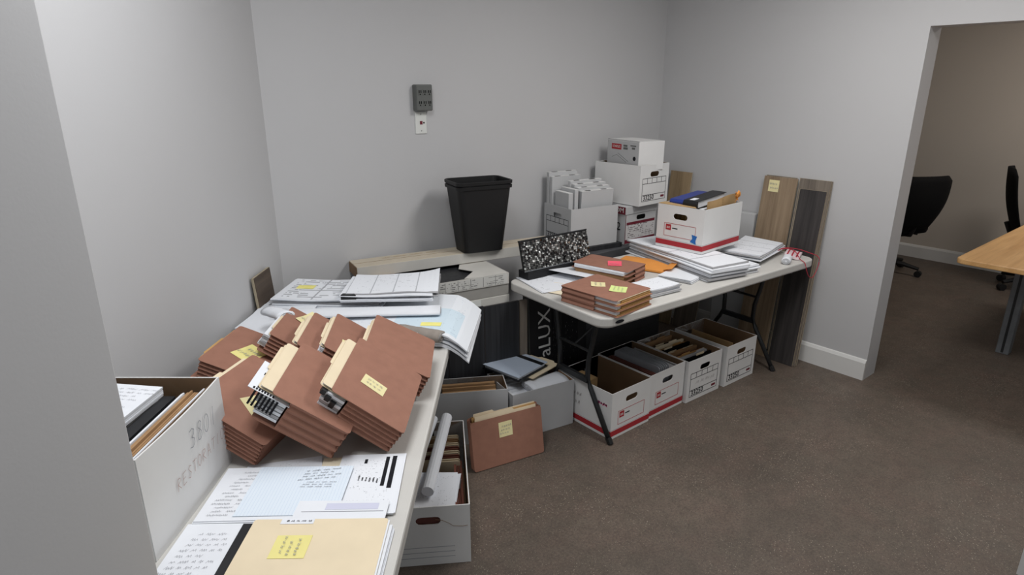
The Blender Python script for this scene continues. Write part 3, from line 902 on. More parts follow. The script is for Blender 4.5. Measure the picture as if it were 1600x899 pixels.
# long soft fold lying across the front of the pile
def fold_roll(name, label, m, length, r1, r2, mat, n=18, seed=0, cat='plans', inner='paper_grey', turns=2):
    r = random.Random(seed)
    t = thing(name, label, cat, mat4=m)
    rings = []
    for i in range(9):
        x = (i / 8 - 0.5) * length
        w1 = r1 * (1 + 0.05 * math.sin(i * 1.7 + seed)); w2 = r2 * (1 + 0.06 * math.sin(i * 2.3 + seed))
        rings.append([(x, w1 * math.cos(2 * PI * k / n), r2 + w2 * math.sin(2 * PI * k / n)) for k in range(n)])
    obj('outer_sheet', G().loft(rings), mat, t, smooth=True)
    for s in (-1, 1):
        for q in range(1, turns + 1):
            f = 1 - 0.3 * q
            ring = [(s * (length / 2 + 0.0015), r1 * f * math.cos(2 * PI * k / n), r2 + r2 * f * math.sin(2 * PI * k / n)) for k in range(n)]
            obj('rolled_edge', G().tube(ring + ring[:1], 0.0009, 4, False), inner, t)
    return t
fold_roll('rolled_plan', 'soft white rolled plan lying in front of the clipped plan packs', LTM(-0.655, 2.530, T + 0.070, R(4)), 0.69, 0.050, 0.014, 'paper', seed=2)
def plan_pack(name, label, m, w, d, layers, th, top, seed, mats=('paper', 'paper', 'paper_grey'), cat='plans', group=None, jit=0.008, wave=0.0015, curl=0.0):
    r = random.Random(seed)
    t = thing(name, label, cat, mat4=m, group=group)
    for k in range(layers):
        z0 = k * th
        ox, oy, a = r.uniform(-jit, jit), r.uniform(-jit, jit), r.uniform(-1, 1) * jit * 2
        mm = Matrix.Translation((ox, oy, 0)) @ Matrix.Rotation(a, 4, 'Z')
        # folded sheet: flat slab with a rounded fold along its front edge
        prof = [(-d / 2 + th * 0.45 - th * 0.45 * math.sin(PI * q / 6), th * 0.45 - th * 0.45 * math.cos(PI * q / 6)) for q in range(7)]
        prof += [(d / 2, th * 0.9), (d / 2, th * 0.55), (d / 2 - 0.004, th * 0.5), (d / 2 - 0.004, th * 0.4), (d / 2, th * 0.35), (d / 2, 0)]
        rings = []
        for i in range(9):
            x = (i / 8 - 0.5) * w
            wav = wave * math.sin(i * 0.9 + k * 0.6) * (k / max(1, layers))
            rings.append([mm @ Vector((x, y, z0 + z + wav)) for y, z in prof])
        last = k == layers - 1
        obj('folded_sheet', G().loft(rings), mats[k % len(mats)], t)
        if last:
            obj('top_print', G().sheet(w * 0.99, d * 0.97, lambda x, y: z0 + th * 0.93 + wave * math.sin((x / w + 0.5) * 8 * 0.9 + k * 0.6) * (k / max(1, layers)) + 0.0010 + curl * max(0, (x / w - 0.1)) ** 2 * 4 * (0.4 + y / d), 16, 6, 0.0006, mm), top, t)
    return t
pa = plan_pack('plan_pack', 'folded white plan pack with a yellow highlighted corner, nearest the slanted wall', LTM(-0.815, 2.765, T + 0.067, R(-3)), 0.500, 0.300, 5, 0.009, 'print_lines', 3, jit=0.014, wave=0.004)
obj('highlight', G().sheet(0.090, 0.050, lambda x, y: 0.0455, 4, 3, 0.0006, Matrix.Translation((-0.155, 0.02, 0))), 'highlighter', pa, label='yellow highlighter patch')
pc = plan_pack('plan_pack', 'folded plan pack with printed forms and a black clip, on top of the far pile', LTM(-0.545, 2.730, T + 0.114, R(3)), 0.400, 0.290, 6, 0.0060, 'print_plan', 4, jit=0.014, wave=0.004, curl=0.05)
obj('binder_clip', G().prism([(-0.205, -0.152), (-0.140, -0.152), (-0.155, -0.128), (-0.20, -0.128)], 0.006, 0.034), 'black_vinyl', pc, label='black binder clip')
fold_roll('newsprint_roll', 'grey-brown roll of crumpled paper under the plan sheets at the table edge', LTM(-0.375, 2.360, T + 0.030, R(-22)), 0.20, 0.034, 0.024, 'newsprint', seed=5, turns=2)
# sheet curling towards the wall
cs = thing('curled_plan', 'white plan sheet curling over itself between the slanted wall and the wallets', 'plans', mat4=LTM(-0.985, 2.420, T + 0.070, R(3)))
def curlfn(rad, flat, lift):
    def fn(x, y):
        d = flat - y
        if y > -flat: return (x, y, lift + 0.006 * math.sin(x * 14))
        s = -flat - y; a = min(s / rad, 4.6)
        return (x, -flat - rad * math.sin(a), lift - rad * (1 - math.cos(a)) + 0.006 * math.sin(x * 14))
    return fn
obj('sheet', G().sheet(0.26, 0.52, curlfn(0.034, 0.125, 0.006), 8, 40, 0.0012), 'paper', cs)
fold_roll('rolled_plan', 'short white rolled sheet sticking out beside the curled note wallet', LTM(-0.905, 2.270, T + 0.155, R(-50)) @ Matrix.Rotation(R(-10), 4, 'Y'), 0.20, 0.032, 0.018, 'paper', seed=8)

# ---------------------------------------------------------------- planks
def plank(label, foot, top, width_dir, width, mat, th=0.012, name='floor_plank', edge='wood_edge', count=1, group=None, pad=None, side=None):
    """leaning plank(s): the face runs from foot to top; width along width_dir"""
    f = Vector(foot); tp = Vector(top); u = (tp - f); L = u.length; u.normalize()
    w = Vector(width_dir).normalized(); n = w.cross(u).normalized()
    m = Matrix((w, n, u)).transposed().to_4x4(); m.translation = f
    t = thing(name, label, 'plank', mat4=m, group=group)
    obj('board', G().box(0, width, -th, -0.002, 0, L), edge, t)
    obj('wear_face', G().box(0.004, width, -0.002, 0, 0, L - 0.001), mat, t)
    return t, m, L

def lean_right(label, y_near, width, top_z, foot_x, top_x, mat, k=0.0, **kw):
    # leaning on the right wall, face towards the room (-x)
    return plank(label, (foot_x - k, y_near + width, 0.002), (top_x - k, y_near + width, top_z), (0, -1, 0), width, mat, **kw)
GR = 'planks leaning on the right wall'
lean_right('dark grey plank leaning nearest the doorway', 1.725, 0.170, 1.135, 3.785, 3.905, 'wood_dark', group=GR)
lean_right('pale edged grey-brown plank right behind the dark one nearest the doorway', 1.715, 0.195, 1.198, 3.802, 3.920, 'wood_grey', group=GR)
lean_right('plank of which only pale edges show, hard against the wall near the doorway', 1.712, 0.195, 1.195, 3.818, 3.933, 'wood_grey', group=GR)
t_, m_, L_ = lean_right('light oak plank with a note near its top, beside the dark plank', 1.920, 0.225, 1.190, 3.790, 3.915, 'wood_oak', group=GR)
note(t_, Matrix.Translation((0.075, 0.0, L_ - 0.060)) @ Matrix.Rotation(R(-90), 4, 'X') @ Matrix.Rotation(PI, 4, 'Z') @ Matrix.Rotation(PI, 4, 'Z'), 0.07, 0.075, 'note_cream', 41, 2, 0.0)
lean_right('second oak plank of which a thin edge shows behind the noted one', 1.935, 0.205, 1.194, 3.806, 3.930, 'wood_grey', group=GR)
lean_right('tan wooden plank standing behind the white box with binders', 2.705, 0.185, 1.150, 3.790, 3.915, 'wood_tan', group=GR)
lean_right('grey wooden plank under the table behind the file boxes', 2.500, 0.190, 0.66, 3.800, 3.915, 'wood_grey', group=GR)
tag(obj('foam_panel', G().box(3.885, 3.935, 2.165, 2.42, 0.002, 0.93), 'box_grey', bevel=0.003), 'pale ribbed foam panel against the right wall behind the oak plank', 'panel')

# small plank on the slanted wall
f0 = LT(-1.060, 2.612, 0.002); t0 = LT(-1.128, 2.612, 0.950)
plank('short dark plank with pale edges leaning on the slanted left wall', f0, t0, LT(0, 1, 0), 0.188, 'wood_walnut')

# ---------------------------------------------------------------- tile carton stack, bins, long carton
SM = WM(1.365, 2.605, 0.0, R(-10.0))
ncart = 13; chh = 0.802 / ncart
for k in range(ncart):
    top = k == ncart - 1
    mat = {12: 'carton_pale', 11: 'carton_grey', 10: 'carton_pale'}.get(k, 'carton_grey' if k % 2 else 'carton_pale')
    nm = {12: 'torn pale printed tile carton at the top of the stack, dark tile showing',
          11: 'grey tile carton second from the top of the stack',
          10: 'pale tile carton with a tape strip, third from the top of the stack'}.get(k, 'lower tile carton hidden behind the leaning dark slabs')
    z0 = k * chh; dx = rnd.uniform(-0.006, 0.004); dy = rnd.uniform(0, 0.008) if not top else 0
    t = thing('tile_carton', nm, 'carton', mat4=SM @ Matrix.Translation((dx, dy, z0 + 0.0005)), group='tile cartons in the stack')
    W_, D_ = 0.672, 0.425; h_ = chh - 0.001
    if not top:
        obj('carton_body', G().box(0, W_, 0, D_, 0, h_), mat, t, bevel=0.002)
        if k == 10: obj('tape_strip', G().box(0.20, 0.50, -0.0008, 0, 0.006, h_ - 0.004), 'outlet_white', t)
    else:
        g = G(); g.box(0, W_, 0, 0.004, 0, h_); g.box(0, W_, D_ - 0.004, D_, 0, h_)
        g.box(0, 0.004, 0.004, D_ - 0.004, 0, h_); g.box(W_ - 0.004, W_, 0.004, D_ - 0.004, 0, h_); g.box(0.004, W_ - 0.004, 0.004, D_ - 0.004, 0, 0.004)
        obj('carton_body', g, mat, t)
        for q in range(3):
            obj('tile', G().box(0.012, W_ - 0.012, 0.012, D_ - 0.012, 0.005 + q * 0.013, 0.016 + q * 0.013), 'wood_slate', t)
        flap = [(0.42, 0.02), (0.50, 0.006), (W_ - 0.004, 0.006), (W_ - 0.004, D_ - 0.02), (0.58, D_ - 0.02), (0.47, 0.20), (0.52, 0.12)]
        obj('torn_flap', G().prism(flap, h_ - 0.004, h_ - 0.001), mat, t)
        obj('torn_flap', G().prism([(0.004, 0.004), (0.12, 0.004), (0.09, 0.12), (0.14, 0.26), (0.10, D_ - 0.01), (0.004, D_ - 0.01)], h_ - 0.004, h_ - 0.001), 'kraft_light', t)
        obj('printed_label', G().sheet(W_ - 0.02, h_ - 0.008, None, 2, 2, 0.0006, face((W_ / 2, -0.0008, h_ / 2), (1, 0, 0), (0, -1, 0))), 'print_carton', t)

LCM = WM(1.347, 2.889, 0.8035, R(-10.9))
lc = thing('long_carton', 'long flat tan cardboard carton lying on the tile stack under the black bins', 'carton', mat4=LCM)
obj('carton_body', G().box(0, 1.22, 0, 0.155, 0, 0.060), 'carton_tan', lc, bevel=0.002)
obj('end_flap', G().box(-0.0025, 0, 0.002, 0.153, 0.001, 0.056), 'kraft', lc)
obj('seam', G().box(-0.002, 1.22, 0.0745, 0.0765, 0.060, 0.0607), 'kraft', lc)
obj('front_face', G().box(0.0, 1.22, -0.0009, 0, 0.002, 0.058), 'carton_pale', lc)
obj('faint_print', scribble(0.36, 0.026, 1, 0.002, 51, zz=0.0608), 'kraft_light', lc, mat4=Matrix.Translation((0.34, 0.115, 0)))

def bin_part(zb, zt, shift, wall=0.003):
    """open tapered rounded-rectangular bin as a double wall loft"""
    def ring(w, d, z, r=0.035):
        return [(x - w / 2, y - d / 2, z) for x, y in rounded(w, d, r, 5)]
    def dims(z):
        f = (z - 0) / 0.385
        return 0.240 + 0.078 * f, 0.160 + 0.050 * f
    W0, D0 = dims(zb); W1, D1 = dims(zt)
    rings = [ring(W0 - 2 * wall, D0 - 2 * wall, zb + wall)]
    rings = [ring(0.02, 0.02, zb, 0.008), ring(W0, D0, zb), ring(W1, D1, zt - 0.020), ring(W1 + 0.016, D1 + 0.016, zt - 0.018), ring(W1 + 0.018, D1 + 0.018, zt - 0.003),
             ring(W1 + 0.010, D1 + 0.010, zt), ring(W1 - 0.004, D1 - 0.004, zt - 0.002), ring(W0 - 2 * wall, D0 - 2 * wall, zb + 0.006), ring(0.02, 0.02, zb + 0.006, 0.008)]
    return G().loft(rings)
BM = WM(2.062, 2.800, 0.8655, R(-13))
t = thing('waste_bin', 'black plastic waste bin, the outer of two nested ones', 'bin', mat4=BM, group='nested black bins')
obj('bin_shell', bin_part(0.0, 0.372, 0), 'black_plastic', t)
t = thing('waste_bin', 'black plastic waste bin nested inside the other, its rim uppermost', 'bin', mat4=BM @ Matrix.Translation((0, 0, 0.012)), group='nested black bins')
obj('bin_shell', bin_part(0.0, 0.384, 0), 'black_plastic', t)

# dark slabs leaning on the stack
e = Vector((math.cos(R(-10)), math.sin(R(-10)), 0)); nrm = Vector((-e.y, e.x, 0))
base = Vector((1.44, 2.560, 0.002))
for k in range(3):
    f = base + e * (0.215 * k)
    tp = f + nrm * 0.014 + Vector((0, 0, 0.645 - 0.004 * k))
    plank(('leftmost', 'middle', 'rightmost')[k] + ' of three dark slabs leaning on the tile cartons', f, tp, e, 0.211, 'wood_slate', 0.012, 'dark_slab', 'wood_dark', group='dark slabs on the tile cartons')
f = base + e * 0.648
plank('narrow grey strip of board leaning between dark slabs and black carton', f, f + nrm * 0.014 + Vector((0, 0, 0.635)), e, 0.045, 'wood_grey', 0.014, 'board_strip', 'wood_grey')

# black carton with white lettering
BC = WM(2.170, 2.462, 0.001, R(-4)) @ Matrix.Rotation(R(-3), 4, 'X')
bc = thing('black_carton', 'black cardboard carton with white sideways lettering under the table', 'carton', mat4=BC)
obj('carton_body', G().box(0, 0.430, 0, 0.055, 0, 0.64), 'black_carton', bc, bevel=0.002)
obj('carton_edge', G().box(-0.0012, 0.0, 0, 0.055, 0, 0.64), 'outlet_grey', bc)
fmx = face((0, -0.0012, 0), (1, 0, 0), (0, -1, 0))
obj('lettering', text_mesh('aLUX', 0.125, 'ink_white'), None, bc, mat4=fmx @ Matrix.Translation((0.110, 0.390, 0)) @ Matrix.Rotation(PI / 2, 4, 'Z'))
obj('small_print', G().sheet(0.50, 0.05, None, 2, 2, 0.0005, fmx @ Matrix.Translation((0.185, 0.34, 0)) @ Matrix.Rotation(PI / 2, 4, 'Z')), 'print_carton_black', bc)
obj('printed_grid', G().sheet(0.46, 0.12, None, 2, 2, 0.0005, fmx @ Matrix.Translation((0.30, 0.36, 0)) @ Matrix.Rotation(PI / 2, 4, 'Z')), 'print_carton_black', bc)

# ---------------------------------------------------------------- stack behind the right table that carries the file boxes
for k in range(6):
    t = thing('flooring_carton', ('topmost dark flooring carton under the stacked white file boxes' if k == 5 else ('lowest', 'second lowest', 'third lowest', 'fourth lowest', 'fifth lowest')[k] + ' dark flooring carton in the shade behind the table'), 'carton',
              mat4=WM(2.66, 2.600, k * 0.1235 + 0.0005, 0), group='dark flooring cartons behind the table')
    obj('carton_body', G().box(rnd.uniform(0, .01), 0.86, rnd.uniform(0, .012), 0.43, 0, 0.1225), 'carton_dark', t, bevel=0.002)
tag(obj('dark_slab', G().box(0, 0.43, -0.01, 0.31, 0, 0.028), 'wood_slate', mat4=WM(2.685, 2.715, 0.7425, R(-8.8)), bevel=0.001), 'flat dark slab under the white box of folded cartons', 'slab')

# E: open box full of folded cartons (its printed side faces left)
EM = WM(2.711 + 0.30 * math.sin(R(8.8)), 2.720 + 0.30 * math.cos(R(8.8)), 0.772, R(-8.8 - 90))
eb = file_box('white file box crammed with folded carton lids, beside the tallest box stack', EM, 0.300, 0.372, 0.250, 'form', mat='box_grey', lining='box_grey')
def lid_carton(label, m, w, d, h):
    """a folded flat white carton standing on edge, with two dark hand slots in its upper edge"""
    t = thing('folded_carton', label, 'carton', mat4=m, group='folded cartons in the white box')
    obj('carton_body', G().box(0, d, 0, w, 0, h), 'box_grey', t, bevel=0.003)
    obj('top_fold', G().box(-0.001, d + 0.001, 0.002, w - 0.002, h, h + 0.0012), 'box_white', t)
    for q in (0.22, 0.72):
        obj('slot', G().box(d * 0.30, d * 0.75, w * q - 0.021, w * q + 0.021, h + 0.0005, h + 0.0022), 'void_black', t)
    return t
# box frame: local x runs from the back towards the viewer, local y to the right
for k, (x0, y0, w, d, h, lean, lab) in enumerate((
    (0.012, 0.006, 0.225, 0.028, 0.440, 0, 'rearmost tall folded carton standing up from the white box'),
    (0.043, 0.010, 0.228, 0.028, 0.415, 0, 'second tall folded carton from the back of the white box'),
    (0.098, 0.098, 0.250, 0.032, 0.392, 3, 'highest of the four front folded cartons in the white box'),
    (0.134, 0.104, 0.250, 0.032, 0.375, 3, 'second highest front folded carton in the white box'),
    (0.170, 0.108, 0.252, 0.032, 0.358, 3, 'third highest front folded carton in the white box'),
    (0.206, 0.110, 0.254, 0.034, 0.340, 3, 'lowest front folded carton in the white box'))):
    m = EM @ Matrix.Translation((x0, y0, 0.008)) @ Matrix.Rotation(R(lean), 4, 'Y')
    lid_carton(lab, m, w, d, h)
def edge_carton(label, m, w, d, h):
    t = thing('folded_carton', label, 'carton', mat4=m, group='folded cartons in the white box')
    obj('carton_body', G().box(0, d, 0, w, 0, h), 'box_grey', t, bevel=0.002)
    obj('top_fold', G().box(0.002, d - 0.002, 0.001, w - 0.001, h, h + 0.0012), 'box_white', t)
edge_carton('narrow folded carton seen edge on at the left in the white box', EM @ Matrix.Translation((0.085, 0.025, 0.008)), 0.034, 0.15, 0.330)
edge_carton('second narrow folded carton edge on, leaning in the white box', EM @ Matrix.Translation((0.095, 0.064, 0.008)), 0.028, 0.15, 0.352)

# F: closed box with maroon print
FMX = WM(3.150, 2.655, 0.7435, 0)
fb = thing('file_box', 'closed white file box with maroon print under the box marked 33250', 'box', mat4=FMX)
FW, FL, FH = 0.312, 0.36, 0.252
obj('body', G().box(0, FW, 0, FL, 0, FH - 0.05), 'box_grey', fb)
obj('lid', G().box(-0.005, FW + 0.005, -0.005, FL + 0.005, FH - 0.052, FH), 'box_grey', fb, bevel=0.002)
fmx = face((0, -0.0004, 0), (1, 0, 0), (0, -1, 0)); fmy = face((-0.0004, FL, 0), (0, -1, 0), (-1, 0, 0))
obj('printed_form', G().sheet(FW - 0.02, 0.118, None, 2, 2, 0.0006, fmx @ Matrix.Translation((FW / 2, 0.087, 0.0004))), 'print_maroon_form', fb)
obj('maroon_band', G().obox(fmx, 0.002, FW - 0.002, 0.004, 0.030, 0, 0.0009), 'print_maroon', fb)
obj('maroon_band', G().obox(fmx, 0.012, FW - 0.012, 0.128, 0.146, 0, 0.0013), 'print_maroon', fb)
obj('hand_hole', G().prism([(0.05 + x, 0.012 + y) for x, y in rounded(0.088, 0.030, 0.014)], 0.0, 0.0016, fmx @ Matrix.Translation((0.06, 0.145, 0))), 'void_black', fb)
obj('maroon_label', G().obox(face((-0.0055, FL, 0), (0, -1, 0), (-1, 0, 0)), 0.10, FL, FH - 0.050, FH - 0.002, 0, 0.0008), 'print_maroon', fb)
obj('lettering', text_mesh('COM', 0.046, 'ink_white'), None, fb, mat4=face((-0.0066, FL, 0), (0, -1, 0), (-1, 0, 0)) @ Matrix.Translation((FL - 0.065, FH - 0.026, 0.0004)))
obj('lettering', text_mesh('12', 0.075, 'ink_black'), None, fb, mat4=fmy @ Matrix.Translation((FL - 0.075, 0.115, 0.0006)))
obj('edge_line', G().obox(fmx, 0.000, 0.004, 0.0, FH - 0.052, 0, 0.0009), 'print_maroon', fb)

# G: open box marked 33250, H: carton with red label standing in it
GM = WM(3.205, 2.600, 1.0, R(1.7))
gb = file_box('open white file box marked 33250, second from the top of the tallest stack', GM, 0.306, 0.385, 0.262, 'form')
HM = WM(3.215, 2.630, 1.225, R(-9.2))
hb = thing('paper_carton', 'small white carton with a red label, topmost of the tallest stack', 'carton', mat4=HM)
HWd, HL, HH = 0.215, 0.320, 0.185
obj('carton_body', G().box(0, HWd, 0, HL, 0, HH), 'box_white', hb, bevel=0.002)
fmy = face((-0.0004, HL, 0), (0, -1, 0), (-1, 0, 0))
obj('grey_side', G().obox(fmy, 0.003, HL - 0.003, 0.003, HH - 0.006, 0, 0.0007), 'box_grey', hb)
lb2 = obj('red_label', G().obox(fmy, 0.045, 0.145, HH - 0.062, HH - 0.026, 0, 0.0013), 'print_red', hb)
obj('lettering', text_mesh('STAPLES', 0.022, 'ink_white'), None, lb2, mat4=fmy @ Matrix.Translation((0.095, HH - 0.044, 0.0016)))
g = G()
for x, y, w, h in ((0.165, HH - 0.040, 0.040, 0.012), (0.165, HH - 0.058, 0.044, 0.014), (0.235, HH - 0.034, 0.055, 0.008), (0.25, HH - 0.052, 0.03, 0.012)):
    g.obox(fmy, x, x + w, y, y + h, 0, 0.0012)
obj('small_print', g, 'outlet_grey', hb)
obj('round_mark', G().prism([(0.278 + 0.014 * math.cos(k * PI / 8), 0.075 + 0.014 * math.sin(k * PI / 8)) for k in range(16)], 0, 0.0013, fmy), 'ink_black', hb)
g = G()
for a0, b0_, a1, b1_ in ((0.05, 0.070, 0.10, 0.088), (0.10, 0.088, 0.20, 0.045), (0.11, 0.100, 0.22, 0.052)):
    dx, dy = a1 - a0, b1_ - b0_; L_ = math.hypot(dx, dy)
    mm = fmy @ Matrix.Translation((a0, b0_, 0)) @ Matrix.Rotation(math.atan2(dy, dx), 4, 'Z')
    g.obox(mm, 0, L_, -0.001, 0.001, 0, 0.0012)
obj('printed_drawing', g, 'outlet_grey', hb)
obj('dark_edge', G().box(-0.001, HWd * 0.02, 0.0, HL, HH - 0.0004, HH + 0.0008), 'ink_black', hb)

# ---------------------------------------------------------------- mosaic tile sheet on the right table
ms_c = thing('mosaic_carton', 'low black slab under the mosaic tile sheet at the back of the folding table', 'slab', mat4=WM(2.125, 2.445, T + 0.0005, R(-2)))
obj('slab_body', G().box(0, 0.50, 0, 0.085, 0, 0.048), 'black_carton', ms_c, bevel=0.001)
mm = WM(2.112, 2.462, T + 0.0495, R(-2)) @ Matrix.Rotation(R(-16), 4, 'X')
ms = thing('mosaic_sheet', 'glittering black and silver mosaic tile sheet leaning behind the brown wallets', 'tile sheet', mat4=mm)
obj('backing', G().box(0, 0.495, 0, 0.012, 0, 0.165), 'black_plastic', ms)
obj('frame', G().box(-0.002, 0.497, -0.003, 0.013, 0.165, 0.172), 'black_vinyl', ms)
simple('glass_silver', srgb(206, 208, 206), 0.18, 0.2, 60, 0, 0.8, 0.4)
simple('glass_grey', srgb(98, 98, 96), 0.2, 0.2, 60, 0, 0.7, 0.3)
simple('glass_black', srgb(26, 26, 28), 0.15, 0.2, 60, 0, 0.8)
gs = {'glass_silver': G(), 'glass_grey': G(), 'glass_black': G()}
nx, nz = 46, 15
for i in range(nx):
    for j in range(nz):
        k = rnd.random()
        mat = 'glass_silver' if k < 0.22 else ('glass_grey' if k < 0.55 else 'glass_black')
        cx = (i + 0.5) / nx * 0.49 + 0.002 + rnd.uniform(-.001, .001); cz = (j + 0.5) / nz * 0.160 + 0.002
        s = 0.0046 * rnd.uniform(0.8, 1.1); h = rnd.uniform(0.002, 0.0055)
        q = Matrix.Translation((cx, 0, cz)) @ Matrix.Rotation(rnd.uniform(-.8, .8), 4, 'Y')
        tl, tr = rnd.uniform(-.35, .35), rnd.uniform(-.35, .35)
        vs = [q @ Vector((x, -h + tl * x + tr * z if fr else 0, z)) for fr in (0, 1) for x, z in ((-s, -s), (s, -s), (s, s), (-s, s))]
        gs[mat].add(vs, [(0, 1, 5, 4), (1, 2, 6, 5), (2, 3, 7, 6), (3, 0, 4, 7), (4, 5, 6, 7)])
for mat, g in gs.items():
    tag(obj('mosaic_chips', g, mat, ms), kind='stuff')
obj('bottom_lip', G().box(0, 0.495, -0.006, 0, -0.001, 0.004), 'grey_metal', ms)

# ---------------------------------------------------------------- wallets and papers on the right table
def flat_stack_frame(C, yaw):
    return Matrix.Translation(C) @ Matrix.Rotation(yaw, 4, 'Z')
zt = T + 0.001
names1 = ('lowest', 'middle', 'topmost')
for k in range(3):
    zk = zt + 0.0265 * (k + 1)
    M = flat_stack_frame((2.318 + 0.003 * (k % 2), 2.125, zk), PI + R(4.5))
    w_ = wallet(names1[k] + ' brown wallet of the front pile on the folding table' + (', two pale notes on it' if k == 2 else ''), M, 0.335, 0.283, 0.0255, 1, 0.62, 'front pile of brown wallets on the right table')
    if k == 2:
        note(w_, Matrix.Translation((0.140, 0.120, 0)) @ Matrix.Rotation(R(40), 4, 'Z'), 0.070, 0.070, 'note_cream', 61, 2, 0.004)
        note(w_, Matrix.Translation((0.130, 0.235, 0)) @ Matrix.Rotation(R(30), 4, 'Z'), 0.088, 0.080, 'note_green', 62, 3, 0.004)
    t = thing('manila_folder', 'tan folder with white papers showing at the front of the ' + names1[k] + ' front wallet', 'folder', mat4=M, group='folders in the front wallets')
    obj('cover', G().box(0.014, 0.268, 0.08, 0.338, -0.0040, -0.0022), 'manila', t)
    obj('back', G().box(0.014, 0.268, 0.08, 0.341, -0.0225, -0.0205), 'manila_dark', t)
    obj('papers', G().box(0.072, 0.268, 0.09, 0.330, -0.0203, -0.0042), 'paper', t)
    g = G()
    for q in range(3): g.box(0.012, 0.240, 0.10, 0.336 + 0.002 * (q % 2), -0.0195 + q * 0.005, -0.0160 + q * 0.005)
    obj('inner_leaf', g, 'manila_dark', t)
names2 = ('lowest', 'middle', 'topmost')
for k in range(3):
    zk = zt + 0.026 * (k + 1)
    M = flat_stack_frame((2.672, 2.088, zk), R(90 + 13))
    w_ = wallet(names2[k] + ' brown wallet of the rear pile, under the mosaic sheet' + (', a pink note on it' if k == 2 else ''), M, 0.215, 0.345, 0.025, 1, 0.55, 'rear pile of brown wallets on the right table')
    if k == 2:
        o = note(w_, Matrix.Translation((0.130, 0.120, 0.001)) @ Matrix.Rotation(R(30), 4, 'Z'), 0.075, 0.060, 'note_pink', 63, 1, 0.014)
    t = thing('manila_folder', ('brown tan folder in the lowest rear wallet', 'tan folder in the middle rear wallet', 'white papers in a folder of the topmost rear wallet')[k], 'folder', mat4=M)
    obj('cover', G().box(0.015, 0.325, 0.05, 0.222, -0.0045, -0.0025), 'manila_dark' if k < 2 else 'paper', t)
    obj('back', G().box(0.015, 0.325, 0.05, 0.226, -0.0220, -0.0200), 'tan_file', t)
    obj('papers', G().box(0.020, 0.320, 0.06, 0.218 + 0.012 * (k == 2), -0.0195, -0.0050), 'paper' if k == 2 else 'tan_file', t)

RT = lambda x, y, z, r: WM(x, y, z, R(r))
paper_stack('loose_sheets', 'white printed sheets at the left end of the folding table', RT(2.185, 2.360, zt, -12), 0.230, 0.300, 0.004, 'print_hand', n=2, seed=21, jit=0.010, curl=0.003)
paper_stack('loose_sheet', 'cream sheet sticking out beside the front pile of brown wallets', RT(2.165, 2.235, zt - 0.0006, 18), 0.17, 0.17, 0.0012, 'paper_cream', n=1, seed=22)
rp = thing('rolled_papers', 'white papers with a rolled edge in front of the mosaic sheet', 'papers', mat4=RT(2.375, 2.350, zt, 14))
obj('sheet', G().sheet(0.16, 0.30, curlfn(0.016, 0.13, 0.034), 6, 30, 0.0012, Matrix.Rotation(PI, 4, 'Z')), 'paper', rp)
obj('sheet', G().sheet(0.12, 0.30, lambda x, y: 0.004 + 0.010 * max(0, y + .05), 6, 8, 0.003, Matrix.Translation((-0.03, -0.02, 0))), 'print_text', rp)
paper_stack('folded_papers', 'bundle of folded white papers right of the front brown wallets', RT(2.520, 1.905, zt, -6), 0.215, 0.150, 0.040, 'print_hand', n=7, seed=23, jit=0.010, curl=0.010, mats=('paper', 'paper', 'paper_grey'))
en = thing('envelope', 'orange paper envelope behind the folded white papers', 'envelope', mat4=RT(2.860, 2.235, zt, 20))
obj('pouch', G().sheet(0.23, 0.34, lambda x, y: 0.012 + 0.010 * math.cos(x * 12) * math.cos(y * 8), 10, 12, 0.010), 'orange_paper', en)
obj('flap', G().sheet(0.20, 0.05, lambda x, y: 0.024 + 0.012 * math.cos(x * 9), 6, 4, 0.001, Matrix.Translation((-0.01, -0.168, 0)) @ Matrix.Rotation(R(-14), 4, 'X')), 'orange_paper', en)
paper_stack('booklet', 'thin white booklet between the orange envelope and the table edge', RT(2.845, 1.965, zt + 0.001, 12), 0.225, 0.190, 0.016, 'paper', n=4, seed=24, jit=0.003, curl=0.006, mats=('paper', 'paper_grey'))

# the pile of folded plans under the box with binders
PM = RT(3.075, 2.125, zt, 78)
plan_pack('plan_pile', 'thick pile of long folded white plans under the box with binders', PM @ Matrix.Rotation(PI, 4, 'Z'), 0.720, 0.275, 8, 0.0108, 'print_plan', 31, ('paper', 'paper_grey', 'paper'), jit=0.016, wave=0.0022)
plan_pack('plan_pack', 'folded white plans near the right end of the table, marked with dark lines', RT(3.560, 1.965, zt + 0.028, 10), 0.420, 0.245, 4, 0.0075, 'print_plan', 32, jit=0.012, wave=0.003, curl=0.02)
plan_pack('plan_pack', 'folded plans carrying the right half of the striped box with binders', RT(3.350, 2.235, zt, 0), 0.200, 0.200, 6, 0.0145, 'paper', 34, jit=0.004)
plan_pack('plan_pack', 'short folded plans under the end of the plan pile, at the table edge', RT(3.200, 1.830, zt, -12), 0.120, 0.150, 4, 0.012, 'print_plan', 33, ('paper', 'paper_grey', 'paper'), jit=0.010)
t = thing('ring_binder', 'black binder under the folded plans near the right end of the table', 'binder', mat4=RT(3.330, 1.835, zt, 10))
obj('cover', G().prism(rounded(0.17, 0.16, 0.008), 0, 0.004), 'black_vinyl', t)
obj('spine', G().box(0.0, 0.169, -0.0, 0.004, 0.0, 0.024), 'black_vinyl', t)
obj('pages', G().box(0.015, 0.155, 0.006, 0.15, 0.0045, 0.022), 'paper_grey', t)
obj('front_cover', G().prism(rounded(0.17, 0.16, 0.008), 0.0225, 0.0265), 'black_vinyl', t)
fold_roll('rolled_paper', 'white rolled paper at the right end of the table beside the striped bag', RT(3.560, 1.745, zt, 22), 0.10, 0.026, 0.022, 'paper', seed=11)
bag = thing('striped_bag', 'pink and white striped folded bag at the right end of the table', 'bag', mat4=RT(3.725, 1.790, zt, 20))
